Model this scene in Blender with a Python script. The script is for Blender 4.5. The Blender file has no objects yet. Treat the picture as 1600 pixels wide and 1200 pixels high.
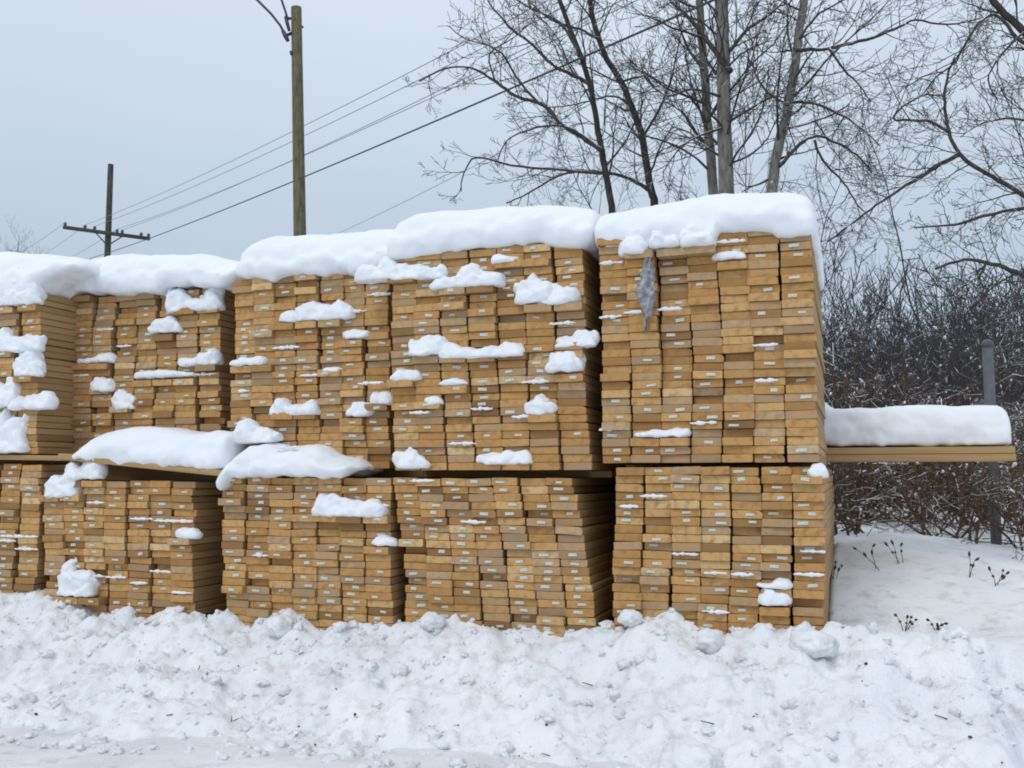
import bpy, math, random
import numpy as np
from mathutils import Vector, Matrix, noise as mnoise

# ------------------------------------------------------------------ camera, sky, sun, exposure
SC = bpy.context.scene
COL = SC.collection
CAM_Z, FPX, PITCH = 1.10, 1530.0, math.radians(5.3)
cd = bpy.data.cameras.new("camera")
cam = bpy.data.objects.new("camera", cd)
COL.objects.link(cam)
cd.sensor_width = 36.0
cd.lens = 36.0 * FPX / 1600.0
cd.clip_start, cd.clip_end = 0.05, 3000.0
cam.location = (0, 0, CAM_Z)
cam.rotation_euler = (math.radians(90) + PITCH, 0, 0)
SC.camera = cam

SUN_EL, SUN_AZ = math.radians(48), math.radians(215)      # azimuth measured clockwise from +y
W = bpy.data.worlds.new("World")
SC.world = W
W.use_nodes = True
wt = W.node_tree
wt.nodes.clear()
wo = wt.nodes.new("ShaderNodeOutputWorld")
bg = wt.nodes.new("ShaderNodeBackground")
bg.inputs["Strength"].default_value = 0.1
sky = wt.nodes.new("ShaderNodeTexSky")
sky.sky_type = 'NISHITA'
sky.sun_disc = False
sky.sun_elevation = SUN_EL
sky.sun_rotation = SUN_AZ
sky.dust_density = 3.0
tc = wt.nodes.new("ShaderNodeTexCoord")
sep = wt.nodes.new("ShaderNodeSeparateXYZ")
wt.links.new(tc.outputs["Generated"], sep.inputs[0])
grad = wt.nodes.new("ShaderNodeValToRGB")                 # overcast dome, brighter towards the zenith
cr = grad.color_ramp
cr.elements[0].position, cr.elements[0].color = 0.0, (0.455, 0.565, 0.685, 1)
cr.elements[1].position, cr.elements[1].color = 1.0, (1.0, 1.06, 1.18, 1)
e = cr.elements.new(0.20); e.color = (0.495, 0.598, 0.705, 1)
e = cr.elements.new(0.38); e.color = (0.605, 0.690, 0.800, 1)
wt.links.new(sep.outputs["Z"], grad.inputs[0])
cn = wt.nodes.new("ShaderNodeTexNoise")
cn.inputs["Scale"].default_value = 1.6
cn.inputs["Detail"].default_value = 4.0
cn.inputs["Roughness"].default_value = 0.45
wt.links.new(tc.outputs["Generated"], cn.inputs["Vector"])
cm = wt.nodes.new("ShaderNodeMapRange")
cm.inputs["From Min"].default_value, cm.inputs["From Max"].default_value = 0.3, 0.7
cm.inputs["To Min"].default_value, cm.inputs["To Max"].default_value = 10.0, 11.0
wt.links.new(cn.outputs["Fac"], cm.inputs["Value"])
cl = wt.nodes.new("ShaderNodeVectorMath"); cl.operation = 'SCALE'
wt.links.new(grad.outputs["Color"], cl.inputs[0])
wt.links.new(cm.outputs["Result"], cl.inputs["Scale"])
mx = wt.nodes.new("ShaderNodeMix"); mx.data_type = 'RGBA'
mx.inputs["Factor"].default_value = 0.96                  # how much of the blue sky the cloud deck hides
wt.links.new(sky.outputs["Color"], mx.inputs["A"])
wt.links.new(cl.outputs["Vector"], mx.inputs["B"])
wt.links.new(mx.outputs["Result"], bg.inputs["Color"])
wt.links.new(bg.outputs[0], wo.inputs[0])

sd = bpy.data.lights.new("sun", 'SUN')
sd.energy, sd.angle, sd.color = 0.9, math.radians(22), (1.0, 0.97, 0.92)
sun = bpy.data.objects.new("sun", sd)
COL.objects.link(sun)
sdir = Vector((math.sin(SUN_AZ) * math.cos(SUN_EL), math.cos(SUN_AZ) * math.cos(SUN_EL), math.sin(SUN_EL)))
sun.rotation_euler = (-sdir).to_track_quat('-Z', 'Y').to_euler()
sun.location = (-8, -10, 20)

SC.view_settings.view_transform = 'Standard'
SC.view_settings.look = 'None'
SC.view_settings.exposure = 0.0
SC.view_settings.gamma = 1.0
SC.render.engine = 'CYCLES'
SC.cycles.max_bounces = 6
SC.cycles.diffuse_bounces = 4
SC.cycles.glossy_bounces = 2
SC.cycles.filter_width = 1.9

# ------------------------------------------------------------------ pixel <-> yard helpers
ANG = math.atan(0.345)
CA, SA = math.cos(ANG), math.sin(ANG)
Y0 = 4.81
R = random.Random(7)


def ray(px, py):
    a, b = (px - 800) / FPX, (600 - py) / FPX
    return Vector((a, math.cos(PITCH) - b * math.sin(PITCH), math.sin(PITCH) + b * math.cos(PITCH)))


def at(px, py, Y):
    d = ray(px, py)
    return Vector((0, 0, CAM_Z)) + d * (Y / d.y)


def hit(px, py, o=0.0):
    """(q, z) of the point of the front plane set back by o metres that is seen at a photo position"""
    d = ray(px, py)
    t = (Y0 * CA + o) / (d.x * SA + d.y * CA)
    p = d * t
    return p.x * CA - (p.y - Y0) * SA, CAM_Z + p.z


def F(q, o, z):
    return Vector((q * CA + o * SA, Y0 - q * SA + o * CA, z))


# ------------------------------------------------------------------ object helpers
def obj(name, me, mat=None, parent=None):
    o = bpy.data.objects.new(name, me)
    COL.objects.link(o)
    if mat is not None:
        for m in (mat if isinstance(mat, (list, tuple)) else [mat]):
            me.materials.append(m)
    if parent is not None:
        o.parent = parent
    return o


def tag(o, label=None, cat=None, group=None, kind=None):
    if label: o["label"] = label
    if cat: o["category"] = cat
    if group: o["group"] = group
    if kind: o["kind"] = kind
    return o


def empty(name, loc, rz=0.0):
    o = bpy.data.objects.new(name, None)
    o.empty_display_size = 0.1
    COL.objects.link(o)
    o.location = loc
    o.rotation_euler = (0, 0, rz)
    return o


class MB:
    """collects tubes, boxes and lumps, links them as one mesh"""
    def __init__(s):
        s.v, s.f = [], []

    def tube(s, pts, radii, n=5, cap=True):
        base = len(s.v)
        m = len(pts)
        V = s.v
        for i in range(m):
            p = pts[i]
            a = pts[max(i - 1, 0)]
            b = pts[min(i + 1, m - 1)]
            tx, ty, tz = b[0] - a[0], b[1] - a[1], b[2] - a[2]
            L = math.sqrt(tx * tx + ty * ty + tz * tz) or 1.0
            tx, ty, tz = tx / L, ty / L, tz / L
            if abs(tx) < 0.8:
                ux, uy, uz = 0.0, tz, -ty
            else:
                ux, uy, uz = -tz, 0.0, tx
            L = math.sqrt(ux * ux + uy * uy + uz * uz) or 1.0
            ux, uy, uz = ux / L, uy / L, uz / L
            wx, wy, wz = ty * uz - tz * uy, tz * ux - tx * uz, tx * uy - ty * ux
            r = radii[i]
            for k in range(n):
                c, sn = math.cos(2 * math.pi * k / n) * r, math.sin(2 * math.pi * k / n) * r
                V.append((p[0] + ux * c + wx * sn, p[1] + uy * c + wy * sn, p[2] + uz * c + wz * sn))
        for i in range(m - 1):
            for k in range(n):
                k2 = (k + 1) % n
                s.f.append((base + i * n + k, base + i * n + k2, base + (i + 1) * n + k2, base + (i + 1) * n + k))
        if cap and n > 3:
            s.f.append(tuple(base + k for k in reversed(range(n))))
            s.f.append(tuple(base + (m - 1) * n + k for k in range(n)))

    def box(s, lo, hi):
        b = len(s.v)
        x0, y0, z0 = lo
        x1, y1, z1 = hi
        s.v += [(x0, y0, z0), (x1, y0, z0), (x1, y1, z0), (x0, y1, z0), (x0, y0, z1), (x1, y0, z1), (x1, y1, z1), (x0, y1, z1)]
        s.f += [tuple(b + i for i in q) for q in ((0, 3, 2, 1), (4, 5, 6, 7), (0, 1, 5, 4), (1, 2, 6, 5), (2, 3, 7, 6), (3, 0, 4, 7))]

    def add(s, verts, faces):
        b = len(s.v)
        s.v += [tuple(v) for v in verts]
        s.f += [tuple(b + i for i in f) for f in faces]

    def mesh(s, name, smooth=True):
        me = bpy.data.meshes.new(name)
        me.from_pydata(s.v, [], s.f)
        me.update()
        if smooth:
            me.polygons.foreach_set("use_smooth", [True] * len(me.polygons))
        return me

    def build(s, name, mat, parent=None, smooth=True):
        return obj(name, s.mesh(name, smooth), mat, parent)


# ------------------------------------------------------------------ numpy noise
def perlin2(x, y, seed=0):
    rs = np.random.RandomState(seed)
    perm = rs.permutation(256)
    ang = rs.rand(256) * 2 * np.pi
    xi, yi = np.floor(x).astype(int), np.floor(y).astype(int)
    xf, yf = x - xi, y - yi

    def g(ix, iy, dx, dy):
        h = ang[perm[(perm[ix & 255] + iy) & 255]]
        return np.cos(h) * dx + np.sin(h) * dy
    u, v = xf ** 3 * (xf * (xf * 6 - 15) + 10), yf ** 3 * (yf * (yf * 6 - 15) + 10)
    a = g(xi, yi, xf, yf) * (1 - u) + g(xi + 1, yi, xf - 1, yf) * u
    b = g(xi, yi + 1, xf, yf - 1) * (1 - u) + g(xi + 1, yi + 1, xf - 1, yf - 1) * u
    return (a * (1 - v) + b * v) * 1.5


def cell2(x, y, seed=0):
    """distance to the nearest jittered point: lumps"""
    rs = np.random.RandomState(seed)
    perm = rs.permutation(256)
    jx, jy, hh = rs.rand(256), rs.rand(256), rs.rand(256)
    xi, yi = np.floor(x).astype(int), np.floor(y).astype(int)
    best = np.full(x.shape, 9.0)
    hv = np.zeros(x.shape)
    for dx in (-1, 0, 1):
        for dy in (-1, 0, 1):
            h = perm[(perm[(xi + dx) & 255] + yi + dy) & 255]
            d = np.hypot(xi + dx + jx[h] - x, yi + dy + jy[h] - y)
            m = d < best
            best = np.where(m, d, best)
            hv = np.where(m, hh[h], hv)
    return best, hv


def sstep(a, b, x):
    t = np.clip((x - a) / (b - a), 0, 1)
    return t * t * (3 - 2 * t)


def surface_nets(f, org, h):
    """isosurface 0 of the grid f (negative inside) -> verts, quads"""
    s = f < 0
    nx, ny, nz = f.shape
    c = [(i, j, k) for i in (0, 1) for j in (0, 1) for k in (0, 1)]
    sl = lambda a, i, j, k: a[i:nx - 1 + i, j:ny - 1 + j, k:nz - 1 + k]
    cnt = sum(sl(s, *q).astype(np.int8) for q in c)
    act = (cnt > 0) & (cnt < 8)
    idx = -np.ones(act.shape, int)
    idx[act] = np.arange(act.sum())
    ii, jj, kk = np.nonzero(act)
    acc = np.zeros((len(ii), 3)); n = np.zeros(len(ii))
    for a in range(8):
        for b in range(a + 1, 8):
            if bin(a ^ b).count("1") != 1:
                continue
            A, B = np.array(c[a]), np.array(c[b])
            fa = f[ii + A[0], jj + A[1], kk + A[2]]
            fb = f[ii + B[0], jj + B[1], kk + B[2]]
            m = (fa < 0) != (fb < 0)
            t = np.where(m, fa / np.where(m, fa - fb, 1), 0)
            acc += np.where(m[:, None], A + t[:, None] * (B - A), 0)
            n += m
    V = (np.stack([ii, jj, kk], 1) + acc / n[:, None]) * h + np.array(org)
    quads = []
    for ax in range(3):
        o1, o2 = [(1, 2), (2, 0), (0, 1)][ax]
        d = [0, 0, 0]; d[ax] = 1
        a = s[:nx - d[0], :ny - d[1], :nz - d[2]]
        b = s[d[0]:, d[1]:, d[2]:]
        P = np.stack(np.nonzero(a != b), 1)
        ok = np.ones(len(P), bool)
        for t in (o1, o2):
            ok &= (P[:, t] > 0) & (P[:, t] < f.shape[t] - 1)
        P = P[ok]
        flip = a[P[:, 0], P[:, 1], P[:, 2]]
        e1 = np.zeros(3, int); e1[o1] = 1
        e2 = np.zeros(3, int); e2[o2] = 1
        g = lambda q: idx[q[:, 0], q[:, 1], q[:, 2]]
        Q = np.stack([g(P - e1 - e2), g(P - e2), g(P), g(P - e1)], 1)
        Q[~flip] = Q[~flip][:, ::-1]
        quads.append(Q)
    Q = np.concatenate(quads)
    return V, Q[(Q >= 0).all(1)]


def snow_mesh(name, V, Q, amp=0.006, sc=9.0, origin=(0, 0, 0), seed=0.0, relax=2):
    """relax, roughen and wrap as a mesh in the local frame that starts at origin"""
    n = len(V)
    for _ in range(relax):
        acc = np.zeros_like(V); w = np.zeros(n)
        for i in range(4):
            a, b = Q[:, i], Q[:, (i + 1) % 4]
            np.add.at(acc, a, V[b]); np.add.at(w, a, 1)
            np.add.at(acc, b, V[a]); np.add.at(w, b, 1)
        V = 0.45 * V + 0.55 * acc / np.maximum(w, 1)[:, None]
    out = V.copy()
    for i, p in enumerate(V):
        s = Vector((p[0] * sc + seed, p[1] * sc, p[2] * sc))
        d = mnoise.noise_vector(s) + mnoise.noise_vector(s * 2.7) * 0.45 + mnoise.noise_vector(s * 7.0) * 0.22
        out[i] = p + np.array(d) * amp
    me = bpy.data.meshes.new(name)
    me.from_pydata((out - np.array(origin)).tolist(), [], Q.tolist())
    me.update()
    me.polygons.foreach_set("use_smooth", [True] * len(me.polygons))
    return me


# ------------------------------------------------------------------ materials
class NT:
    def __init__(s, name, rough=0.8, spec=0.2):
        s.m = bpy.data.materials.new(name)
        s.m.use_nodes = True
        s.t = s.m.node_tree
        s.b = s.t.nodes["Principled BSDF"]
        s.b.inputs["Roughness"].default_value = rough
        s.b.inputs["Specular IOR Level"].default_value = spec

    def n(s, typ, **kw):
        x = s.t.nodes.new(typ)
        for k, v in kw.items():
            if hasattr(x, k): setattr(x, k, v)
            else: x.inputs[k].default_value = v
        return x

    def l(s, a, b): s.t.links.new(a, b)

    def noise(s, scale, detail=3.0, vec=None, rough=0.5, coord="Object"):
        x = s.n("ShaderNodeTexNoise", Scale=scale, Detail=detail, Roughness=rough)
        if vec is None:
            c = s.n("ShaderNodeTexCoord")
            vec = c.outputs[coord]
        s.l(vec, x.inputs["Vector"])
        return x.outputs["Fac"]

    def ramp(s, fac, stops):
        x = s.n("ShaderNodeValToRGB")
        el = x.color_ramp.elements
        el[0].position, el[0].color = stops[0][0], (*stops[0][1], 1)
        el[1].position, el[1].color = stops[-1][0], (*stops[-1][1], 1)
        for p, c in stops[1:-1]:
            k = el.new(p); k.color = (*c, 1)
        s.l(fac, x.inputs[0])
        return x.outputs["Color"]

    def mix(s, fac, a, b, blend='MIX'):
        x = s.n("ShaderNodeMix", data_type='RGBA', blend_type=blend)
        for k, v in (("Factor", fac), ("A", a), ("B", b)):
            i = [q for q in x.inputs if q.name == k and q.enabled][0]
            if hasattr(v, "is_linked"): s.l(v, i)
            else: i.default_value = (*v, 1) if isinstance(v, tuple) else v
        return [q for q in x.outputs if q.enabled][0]

    def math(s, op, a, b=0.0, c=None):
        x = s.n("ShaderNodeMath", operation=op)
        for i, v in enumerate((a, b, c)):
            if v is None: continue
            if hasattr(v, "is_linked"): s.l(v, x.inputs[i])
            else: x.inputs[i].default_value = v
        return x.outputs[0]

    def bump(s, h, strength=0.3, dist=0.01):
        x = s.n("ShaderNodeBump", Strength=strength, Distance=dist)
        s.l(h, x.inputs["Height"])
        s.l(x.outputs[0], s.b.inputs["Normal"])

    def color(s, c):
        if hasattr(c, "is_linked"): s.l(c, s.b.inputs["Base Color"])
        else: s.b.inputs["Base Color"].default_value = (*c, 1)


def snow_material(name, lo, hi, dirt=None, bump=0.35, sc=1.0, dist=0.008):
    k = NT(name, 0.75, 0.25)
    big = k.noise(2.3 * sc, 4.0)
    c = k.ramp(big, [(0.35, lo), (0.65, hi)])
    if dirt:
        d = k.noise(9.0, 6.0, rough=0.65)
        f = k.ramp(d, [(dirt[1], (0, 0, 0)), (dirt[2], (1, 1, 1))])
        c = k.mix(f, c, dirt[0])
    k.color(c)
    h = k.math('ADD', k.noise(26.0 * sc, 5.0, rough=0.6), k.math('MULTIPLY', k.noise(140.0 * sc, 3.0), 0.35))
    k.bump(h, bump, dist)
    return k.m


M_CAP = snow_material("fresh_snow", (0.80, 0.83, 0.87), (0.84, 0.865, 0.895), bump=0.25)
M_BANK = snow_material("ploughed_snow", (0.76, 0.78, 0.81), (0.83, 0.845, 0.86), dirt=((0.46, 0.455, 0.445), 0.53, 0.80), bump=0.7, dist=0.014)
M_ROAD = snow_material("packed_snow", (0.66, 0.665, 0.685), (0.77, 0.775, 0.795), dirt=((0.45, 0.44, 0.435), 0.55, 0.76), bump=0.7)


def wood_end():
    k = NT("sawn_end_grain", 0.75, 0.15)
    at_ = k.n("ShaderNodeAttribute", attribute_name="tone")
    sp = k.n("ShaderNodeSeparateColor")
    k.l(at_.outputs["Color"], sp.inputs[0])
    tone, hue, wx = sp.outputs[0], sp.outputs[1], sp.outputs[2]
    uv = k.n("ShaderNodeUVMap", uv_map="UVMap")
    base = k.ramp(tone, [(0.0, (0.14, 0.080, 0.036)), (0.12, (0.27, 0.155, 0.062)), (0.30, (0.46, 0.252, 0.090)), (0.6, (0.61, 0.350, 0.132)), (0.85, (0.70, 0.440, 0.188)), (1.0, (0.78, 0.57, 0.30))])
    base = k.mix(k.math('MULTIPLY', hue, 0.55), base, (0.55, 0.265, 0.085))
    ln = k.n("ShaderNodeVectorMath", operation='LENGTH')
    k.l(uv.outputs[0], ln.inputs[0])
    wob = k.noise(22.0, 2.0, vec=uv.outputs[0])
    ring = k.math('SINE', k.math('MULTIPLY', k.math('ADD', ln.outputs["Value"], k.math('MULTIPLY', wob, 0.010)), 760.0))
    rf = k.math('MULTIPLY', k.math('ADD', ring, 1.0), 0.22)
    c = k.mix(rf, base, (0.27, 0.14, 0.05))
    blot = k.noise(26.0, 3.0, vec=uv.outputs[0], rough=0.5)
    c = k.mix(k.ramp(blot, [(0.48, (0, 0, 0)), (0.72, (0.75, 0.75, 0.75))]), c, (0.27, 0.145, 0.055))
    fine = k.noise(380.0, 2.0, vec=uv.outputs[0])
    c = k.mix(k.ramp(fine, [(0.45, (0, 0, 0)), (0.8, (0.16, 0.16, 0.16))]), c, (0.68, 0.52, 0.32))
    c = k.mix(k.math('MULTIPLY', k.math('GREATER_THAN', wx, 0.72), k.ramp(blot, [(0.3, (0.15, 0.15, 0.15)), (0.6, (0.6, 0.6, 0.6))])), c, (0.36, 0.29, 0.205))
    k.color(c)
    k.bump(k.math('ADD', blot, k.math('MULTIPLY', fine, 0.4)), 0.45, 0.003)
    return k.m


def wood_side():
    k = NT("sawn_long_grain", 0.7, 0.2)
    at_ = k.n("ShaderNodeAttribute", attribute_name="tone")
    sp = k.n("ShaderNodeSeparateColor")
    k.l(at_.outputs["Color"], sp.inputs[0])
    base = k.ramp(sp.outputs[0], [(0.0, (0.17, 0.10, 0.045)), (0.3, (0.33, 0.205, 0.09)), (1.0, (0.50, 0.34, 0.165))])  # long faces toned down to imitate the shade between bundles
    co = k.n("ShaderNodeTexCoord")
    mp = k.n("ShaderNodeMapping")
    mp.inputs["Scale"].default_value = (60, 1.6, 60)
    k.l(co.outputs["Object"], mp.inputs[0])
    g = k.noise(1.0, 5.0, vec=mp.outputs[0], rough=0.6)
    c = k.mix(k.ramp(g, [(0.35, (0, 0, 0)), (0.75, (0.75, 0.75, 0.75))]), base, (0.27, 0.16, 0.07))
    k.color(c)
    k.bump(g, 0.2, 0.003)
    return k.m


M_END, M_SIDE = wood_end(), wood_side()


def tag_material():
    k = NT("paper_tag", 0.6, 0.3)
    uv = k.n("ShaderNodeUVMap", uv_map="UVMap")
    sp = k.n("ShaderNodeSeparateXYZ")
    k.l(uv.outputs[0], sp.inputs[0])
    ms = k.n("ShaderNodeMapping")
    ms.inputs["Scale"].default_value = (14, 3.2, 1)
    k.l(uv.outputs[0], ms.inputs[0])
    ink = k.noise(1.0, 1.0, vec=ms.outputs[0])
    rows = k.math('GREATER_THAN', k.math('SINE', k.math('MULTIPLY', sp.outputs[1], 14.0)), 0.1)
    f = k.math('MULTIPLY', k.math('GREATER_THAN', ink, 0.5), rows)
    c = k.mix(k.math('MULTIPLY', f, 0.8), (0.70, 0.715, 0.65), (0.07, 0.22, 0.13))
    k.color(c)
    return k.m


M_TAG = tag_material()


def bark(name, lo, hi, snow=0.0, sc=30.0):
    k = NT(name, 0.9, 0.1)
    co = k.n("ShaderNodeTexCoord")
    mp = k.n("ShaderNodeMapping")
    mp.inputs["Scale"].default_value = (1, 1, 0.25)
    k.l(co.outputs["Object"], mp.inputs[0])
    g = k.noise(sc, 4.0, vec=mp.outputs[0], rough=0.6)
    c = k.ramp(g, [(0.35, lo), (0.65, hi)])
    if snow:
        ge = k.n("ShaderNodeNewGeometry")
        sp = k.n("ShaderNodeSeparateXYZ")
        k.l(ge.outputs["Normal"], sp.inputs[0])
        nz = k.math('ADD', sp.outputs[2], k.math('MULTIPLY', k.math('SUBTRACT', k.noise(2.2, 3.0), 0.5), 2.4))
        f = k.ramp(nz, [(1.0 - snow, (0, 0, 0)), (min(1.0 - snow + 0.12, 1.0), (1, 1, 1))])
        c = k.mix(f, c, (0.80, 0.83, 0.87))          # snow lying along the tops of the limbs
    k.color(c)
    k.bump(g, 0.5, 0.01)
    return k.m


M_BARK_DARK = bark("dark_bark", (0.030, 0.026, 0.024), (0.075, 0.064, 0.055), 0.24)
M_BARK_PALE = bark("grey_bark", (0.11, 0.105, 0.095), (0.24, 0.23, 0.205), 0.22, 22.0)
M_TWIG = bark("twig_bark", (0.042, 0.036, 0.035), (0.105, 0.090, 0.082), 0.30)
M_THICK = bark("thicket_bark", (0.045, 0.041, 0.043), (0.115, 0.103, 0.103), 0.22)
M_BROWN = bark("dry_stem", (0.065, 0.045, 0.032), (0.15, 0.105, 0.072), 0.26)
M_POLE = bark("treated_pole_wood", (0.095, 0.088, 0.055), (0.185, 0.165, 0.105), 0.0, 18.0)
M_POLE_OLD = bark("weathered_pole_wood", (0.05, 0.043, 0.04), (0.10, 0.088, 0.08), 0.0, 14.0)


def plain(name, c, rough=0.5, metal=0.0, sc=20.0):
    k = NT(name, rough, 0.4)
    k.b.inputs["Metallic"].default_value = metal
    g = k.noise(sc, 3.0)
    k.color(k.ramp(g, [(0.3, tuple(x * 0.8 for x in c)), (0.7, tuple(min(x * 1.15, 1) for x in c))]))
    return k.m


M_METAL = plain("galvanised_steel", (0.115, 0.127, 0.13), 0.7, 0.1)
M_WIRE = plain("wire_sheath", (0.055, 0.056, 0.062), 0.7)
M_WIRE_FAR = plain("bare_wire", (0.20, 0.205, 0.22), 0.6)
M_HARD = plain("dark_hardware", (0.06, 0.065, 0.075), 0.5, 0.4)
M_GLASS = plain("insulator_porcelain", (0.10, 0.085, 0.08), 0.3)
M_LAMP = plain("lamp_housing", (0.35, 0.36, 0.37), 0.5)
M_DEBRIS = plain("bark_bits", (0.05, 0.045, 0.04), 0.9)


# ------------------------------------------------------------------ the ground
def crest(q):
    return np.interp(q, [-4.5, -3.0, -2.4, -1.75, -1.2, -0.4, 0.4, 1.2, 1.55, 1.9, 2.6, 3.2, 4.5],
                     [0.46, 0.43, 0.36, 0.33, 0.345, 0.395, 0.43, 0.44, 0.45, 0.40, 0.50, 0.56, 0.56])


def ground_h(x, y):
    q = x * CA - (y - Y0) * SA
    o = x * SA + (y - Y0) * CA                       # metres behind the stack fronts
    v = -o
    c = crest(q) + perlin2(q * 2.1, q * 0 + 3.3, 5) * 0.035 + perlin2(q * 6.3, q * 0 + 1.3, 6) * 0.025
    foot = np.interp(q, [-4, -2.5, -1, 0.5, 1.5, 2.4], [1.25, 1.2, 1.05, 0.85, 0.95, 1.15]) + perlin2(q * 1.7, v * 1.1, 8) * 0.12
    t = np.clip(v / foot, -1, 1.6)
    prof = np.where(t < 0, 1 - 0.15 * np.clip(-t, 0, 1), np.clip(1 - t, -0.3, 1) ** 1.0)
    prof = np.where(t > 0, np.maximum(prof, 0) ** 1.12 - np.clip(t - 1, 0, 1) * 0.25, prof)
    bank = c * prof - 0.02
    rough = sstep(-0.25, -0.02, v) * (1 - sstep(0.98, 1.15, t))
    n = perlin2(x * 2.2, y * 2.2, 26) * 0.04 + perlin2(x * 4.1, y * 4.1, 1) * 0.05 + perlin2(x * 8, y * 8, 2) * 0.028 + np.abs(perlin2(x * 13, y * 13, 25)) * 0.022 + perlin2(x * 19, y * 19, 3) * 0.015 + perlin2(x * 37, y * 37, 4) * 0.009
    d1, h1 = cell2(x * 9 + perlin2(x * 6, y * 6, 21) * 0.5, y * 9, 11)
    d2, h2 = cell2(x * 21 + perlin2(x * 15, y * 15, 22) * 0.5, y * 21, 12)
    n = n + (h1 > 0.5) * h1 * 0.05 * np.clip(0.55 - d1 + perlin2(x * 17, y * 17, 23) * 0.3, 0, 1) + (h2 > 0.3) * h2 * 0.030 * np.clip(0.55 - d2 + perlin2(x * 40, y * 40, 24) * 0.3, 0, 1)
    bank = bank + n * rough
    # behind the fronts: bundles stand on a levelled yard, a smooth drift swells beside the end bundle
    yard = np.full(x.shape, 0.02)
    side = sstep(1.37, 1.45, q)
    drift = 0.36 + 0.13 * sstep(0.1, 1.6, o) + 0.20 * sstep(1.2, 3.4, o) - 0.07 * sstep(1.6, 3.2, q) * sstep(0.5, 3, o) - 0.20 * sstep(8, 30, o) + perlin2(x * 0.9, y * 0.9, 15) * 0.06 + perlin2(x * 2.6, y * 2.6, 16) * 0.022 + perlin2(x * 6.6, y * 6.6, 17) * 0.007
    drift = drift + 0.09 * np.exp(-((q - 1.70) / 0.40) ** 2 - ((o - 1.7) / 1.0) ** 2) - 0.05 * np.exp(-((q - 1.9) / 0.3) ** 2 - ((o - 0.5) / 0.25) ** 2)
    back = yard * (1 - side) + drift * side
    k = sstep(0.03, 0.20, o)
    h = bank * (1 - k) + back * k
    # the bank ends in a gully at the far right
    gul = sstep(1.70, 1.96, x + (3.6 - y) * 0.20) * (1 - sstep(3.7, 4.3, y))
    h = h - gul * 0.34 * sstep(0.0, 0.3, h + 0.1)
    return h


def grow_axis(a, b, step, lo, hi):
    dense = np.arange(a, b + 1e-6, step)
    up, s = [dense[-1]], step
    while up[-1] < hi:
        s *= 1.13; up.append(up[-1] + s)
    dn, s = [dense[0]], step
    while dn[-1] > lo:
        s *= 1.13; dn.append(dn[-1] - s)
    return np.concatenate([dn[::-1][:-1], dense, up[1:]])


def grid_object(name, xs, ys, hf, mat):
    X, Y = np.meshgrid(xs, ys)
    Z = hf(X, Y)
    V = np.stack([X.ravel(), Y.ravel(), Z.ravel()], 1)
    nx, ny = len(xs), len(ys)
    i = np.arange((ny - 1) * nx).reshape(ny - 1, nx)[:, :-1].ravel()
    Q = np.stack([i, i + 1, i + nx + 1, i + nx], 1)
    me = bpy.data.meshes.new(name)
    me.from_pydata(V.tolist(), [], Q.tolist())
    me.update()
    me.polygons.foreach_set("use_smooth", [True] * len(me.polygons))
    return obj(name, me, mat)


def snow_h(x, y):
    far = sstep(60, 200, np.hypot(x, y))
    h = ground_h(x, y)
    road_side = sstep(0.0, 0.4, 2.9 - y)
    h = h * (1 - road_side) + (-0.06) * road_side
    return h * (1 - far) + (-0.06) * far


ground = grid_object("snowy_ground", grow_axis(-3.9, 3.4, 0.0175, -400, 400), grow_axis(2.75, 5.9, 0.0175, -60, 600), snow_h, M_BANK)
tag(ground, kind="structure")
road = grid_object("road", grow_axis(-3.2, 2.4, 0.035, -150, 150), grow_axis(2.8, 4.9, 0.03, -8, 5.2),
                   lambda x, y: perlin2(x * 1.4, y * 4.0, 31) * 0.016 + perlin2(x * 6, y * 13, 32) * 0.010 + perlin2(x * 16, y * 24, 34) * 0.007 + perlin2(x * 30, y * 34, 33) * 0.005
                   - 0.05 * sstep(4.3, 4.9, y), M_ROAD)
tag(road, kind="structure")


def gz(x, y):
    return float(snow_h(np.array([[x]]), np.array([[y]]))[0, 0])


# ------------------------------------------------------------------ lumber
BOARD_T, ROW = 0.038, 0.0385
LEDGE = {}     # bundle -> [(q0, q1, zbase, reach)]


def board_geo(w, t, length, rng, pith, tone):
    """one board, front end at y=0: verts, faces, uvs per loop, material index per face"""
    ch = rng.uniform(0.003, 0.006)
    x, z = w / 2, t / 2
    wane = 0.0
    if rng.random() < 0.14: wane = rng.uniform(0.006, 0.014)
    c2 = ch * 0.3
    prof = [(-x + ch, -z), (x - ch, -z), (x - c2, -z + c2), (x, -z + ch), (x, z - ch - wane * 0.7), (x - c2 - wane * 0.4, z - c2 - wane * 0.25), (x - ch - wane, z),
            (-x + ch, z), (-x + c2, z - c2), (-x, z - ch), (-x, -z + ch), (-x + c2, -z + c2)]
    NP = len(prof)
    skew = rng.uniform(-0.004, 0.004)
    rings = [(0.0, 0.0018), (0.0015, 0.0), (length, 0.0)]
    V = []
    for yy, ins in rings:
        for (a, b) in prof:
            f1, f2 = 1 - ins / x, 1 - ins / z
            V.append((a * f1, yy + (skew * a / x if yy < 0.01 else 0), b * f2))
    Fc, mi = [], []
    Fc.append(tuple(range(NP))); mi.append(0)
    for r in range(2):
        for k in range(NP):
            k2 = (k + 1) % NP
            Fc.append((r * NP + k2, r * NP + k, (r + 1) * NP + k, (r + 1) * NP + k2)); mi.append(0 if r == 0 else 1)
    Fc.append(tuple(2 * NP + k for k in reversed(range(NP)))); mi.append(0)
    return V, Fc, mi


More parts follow.
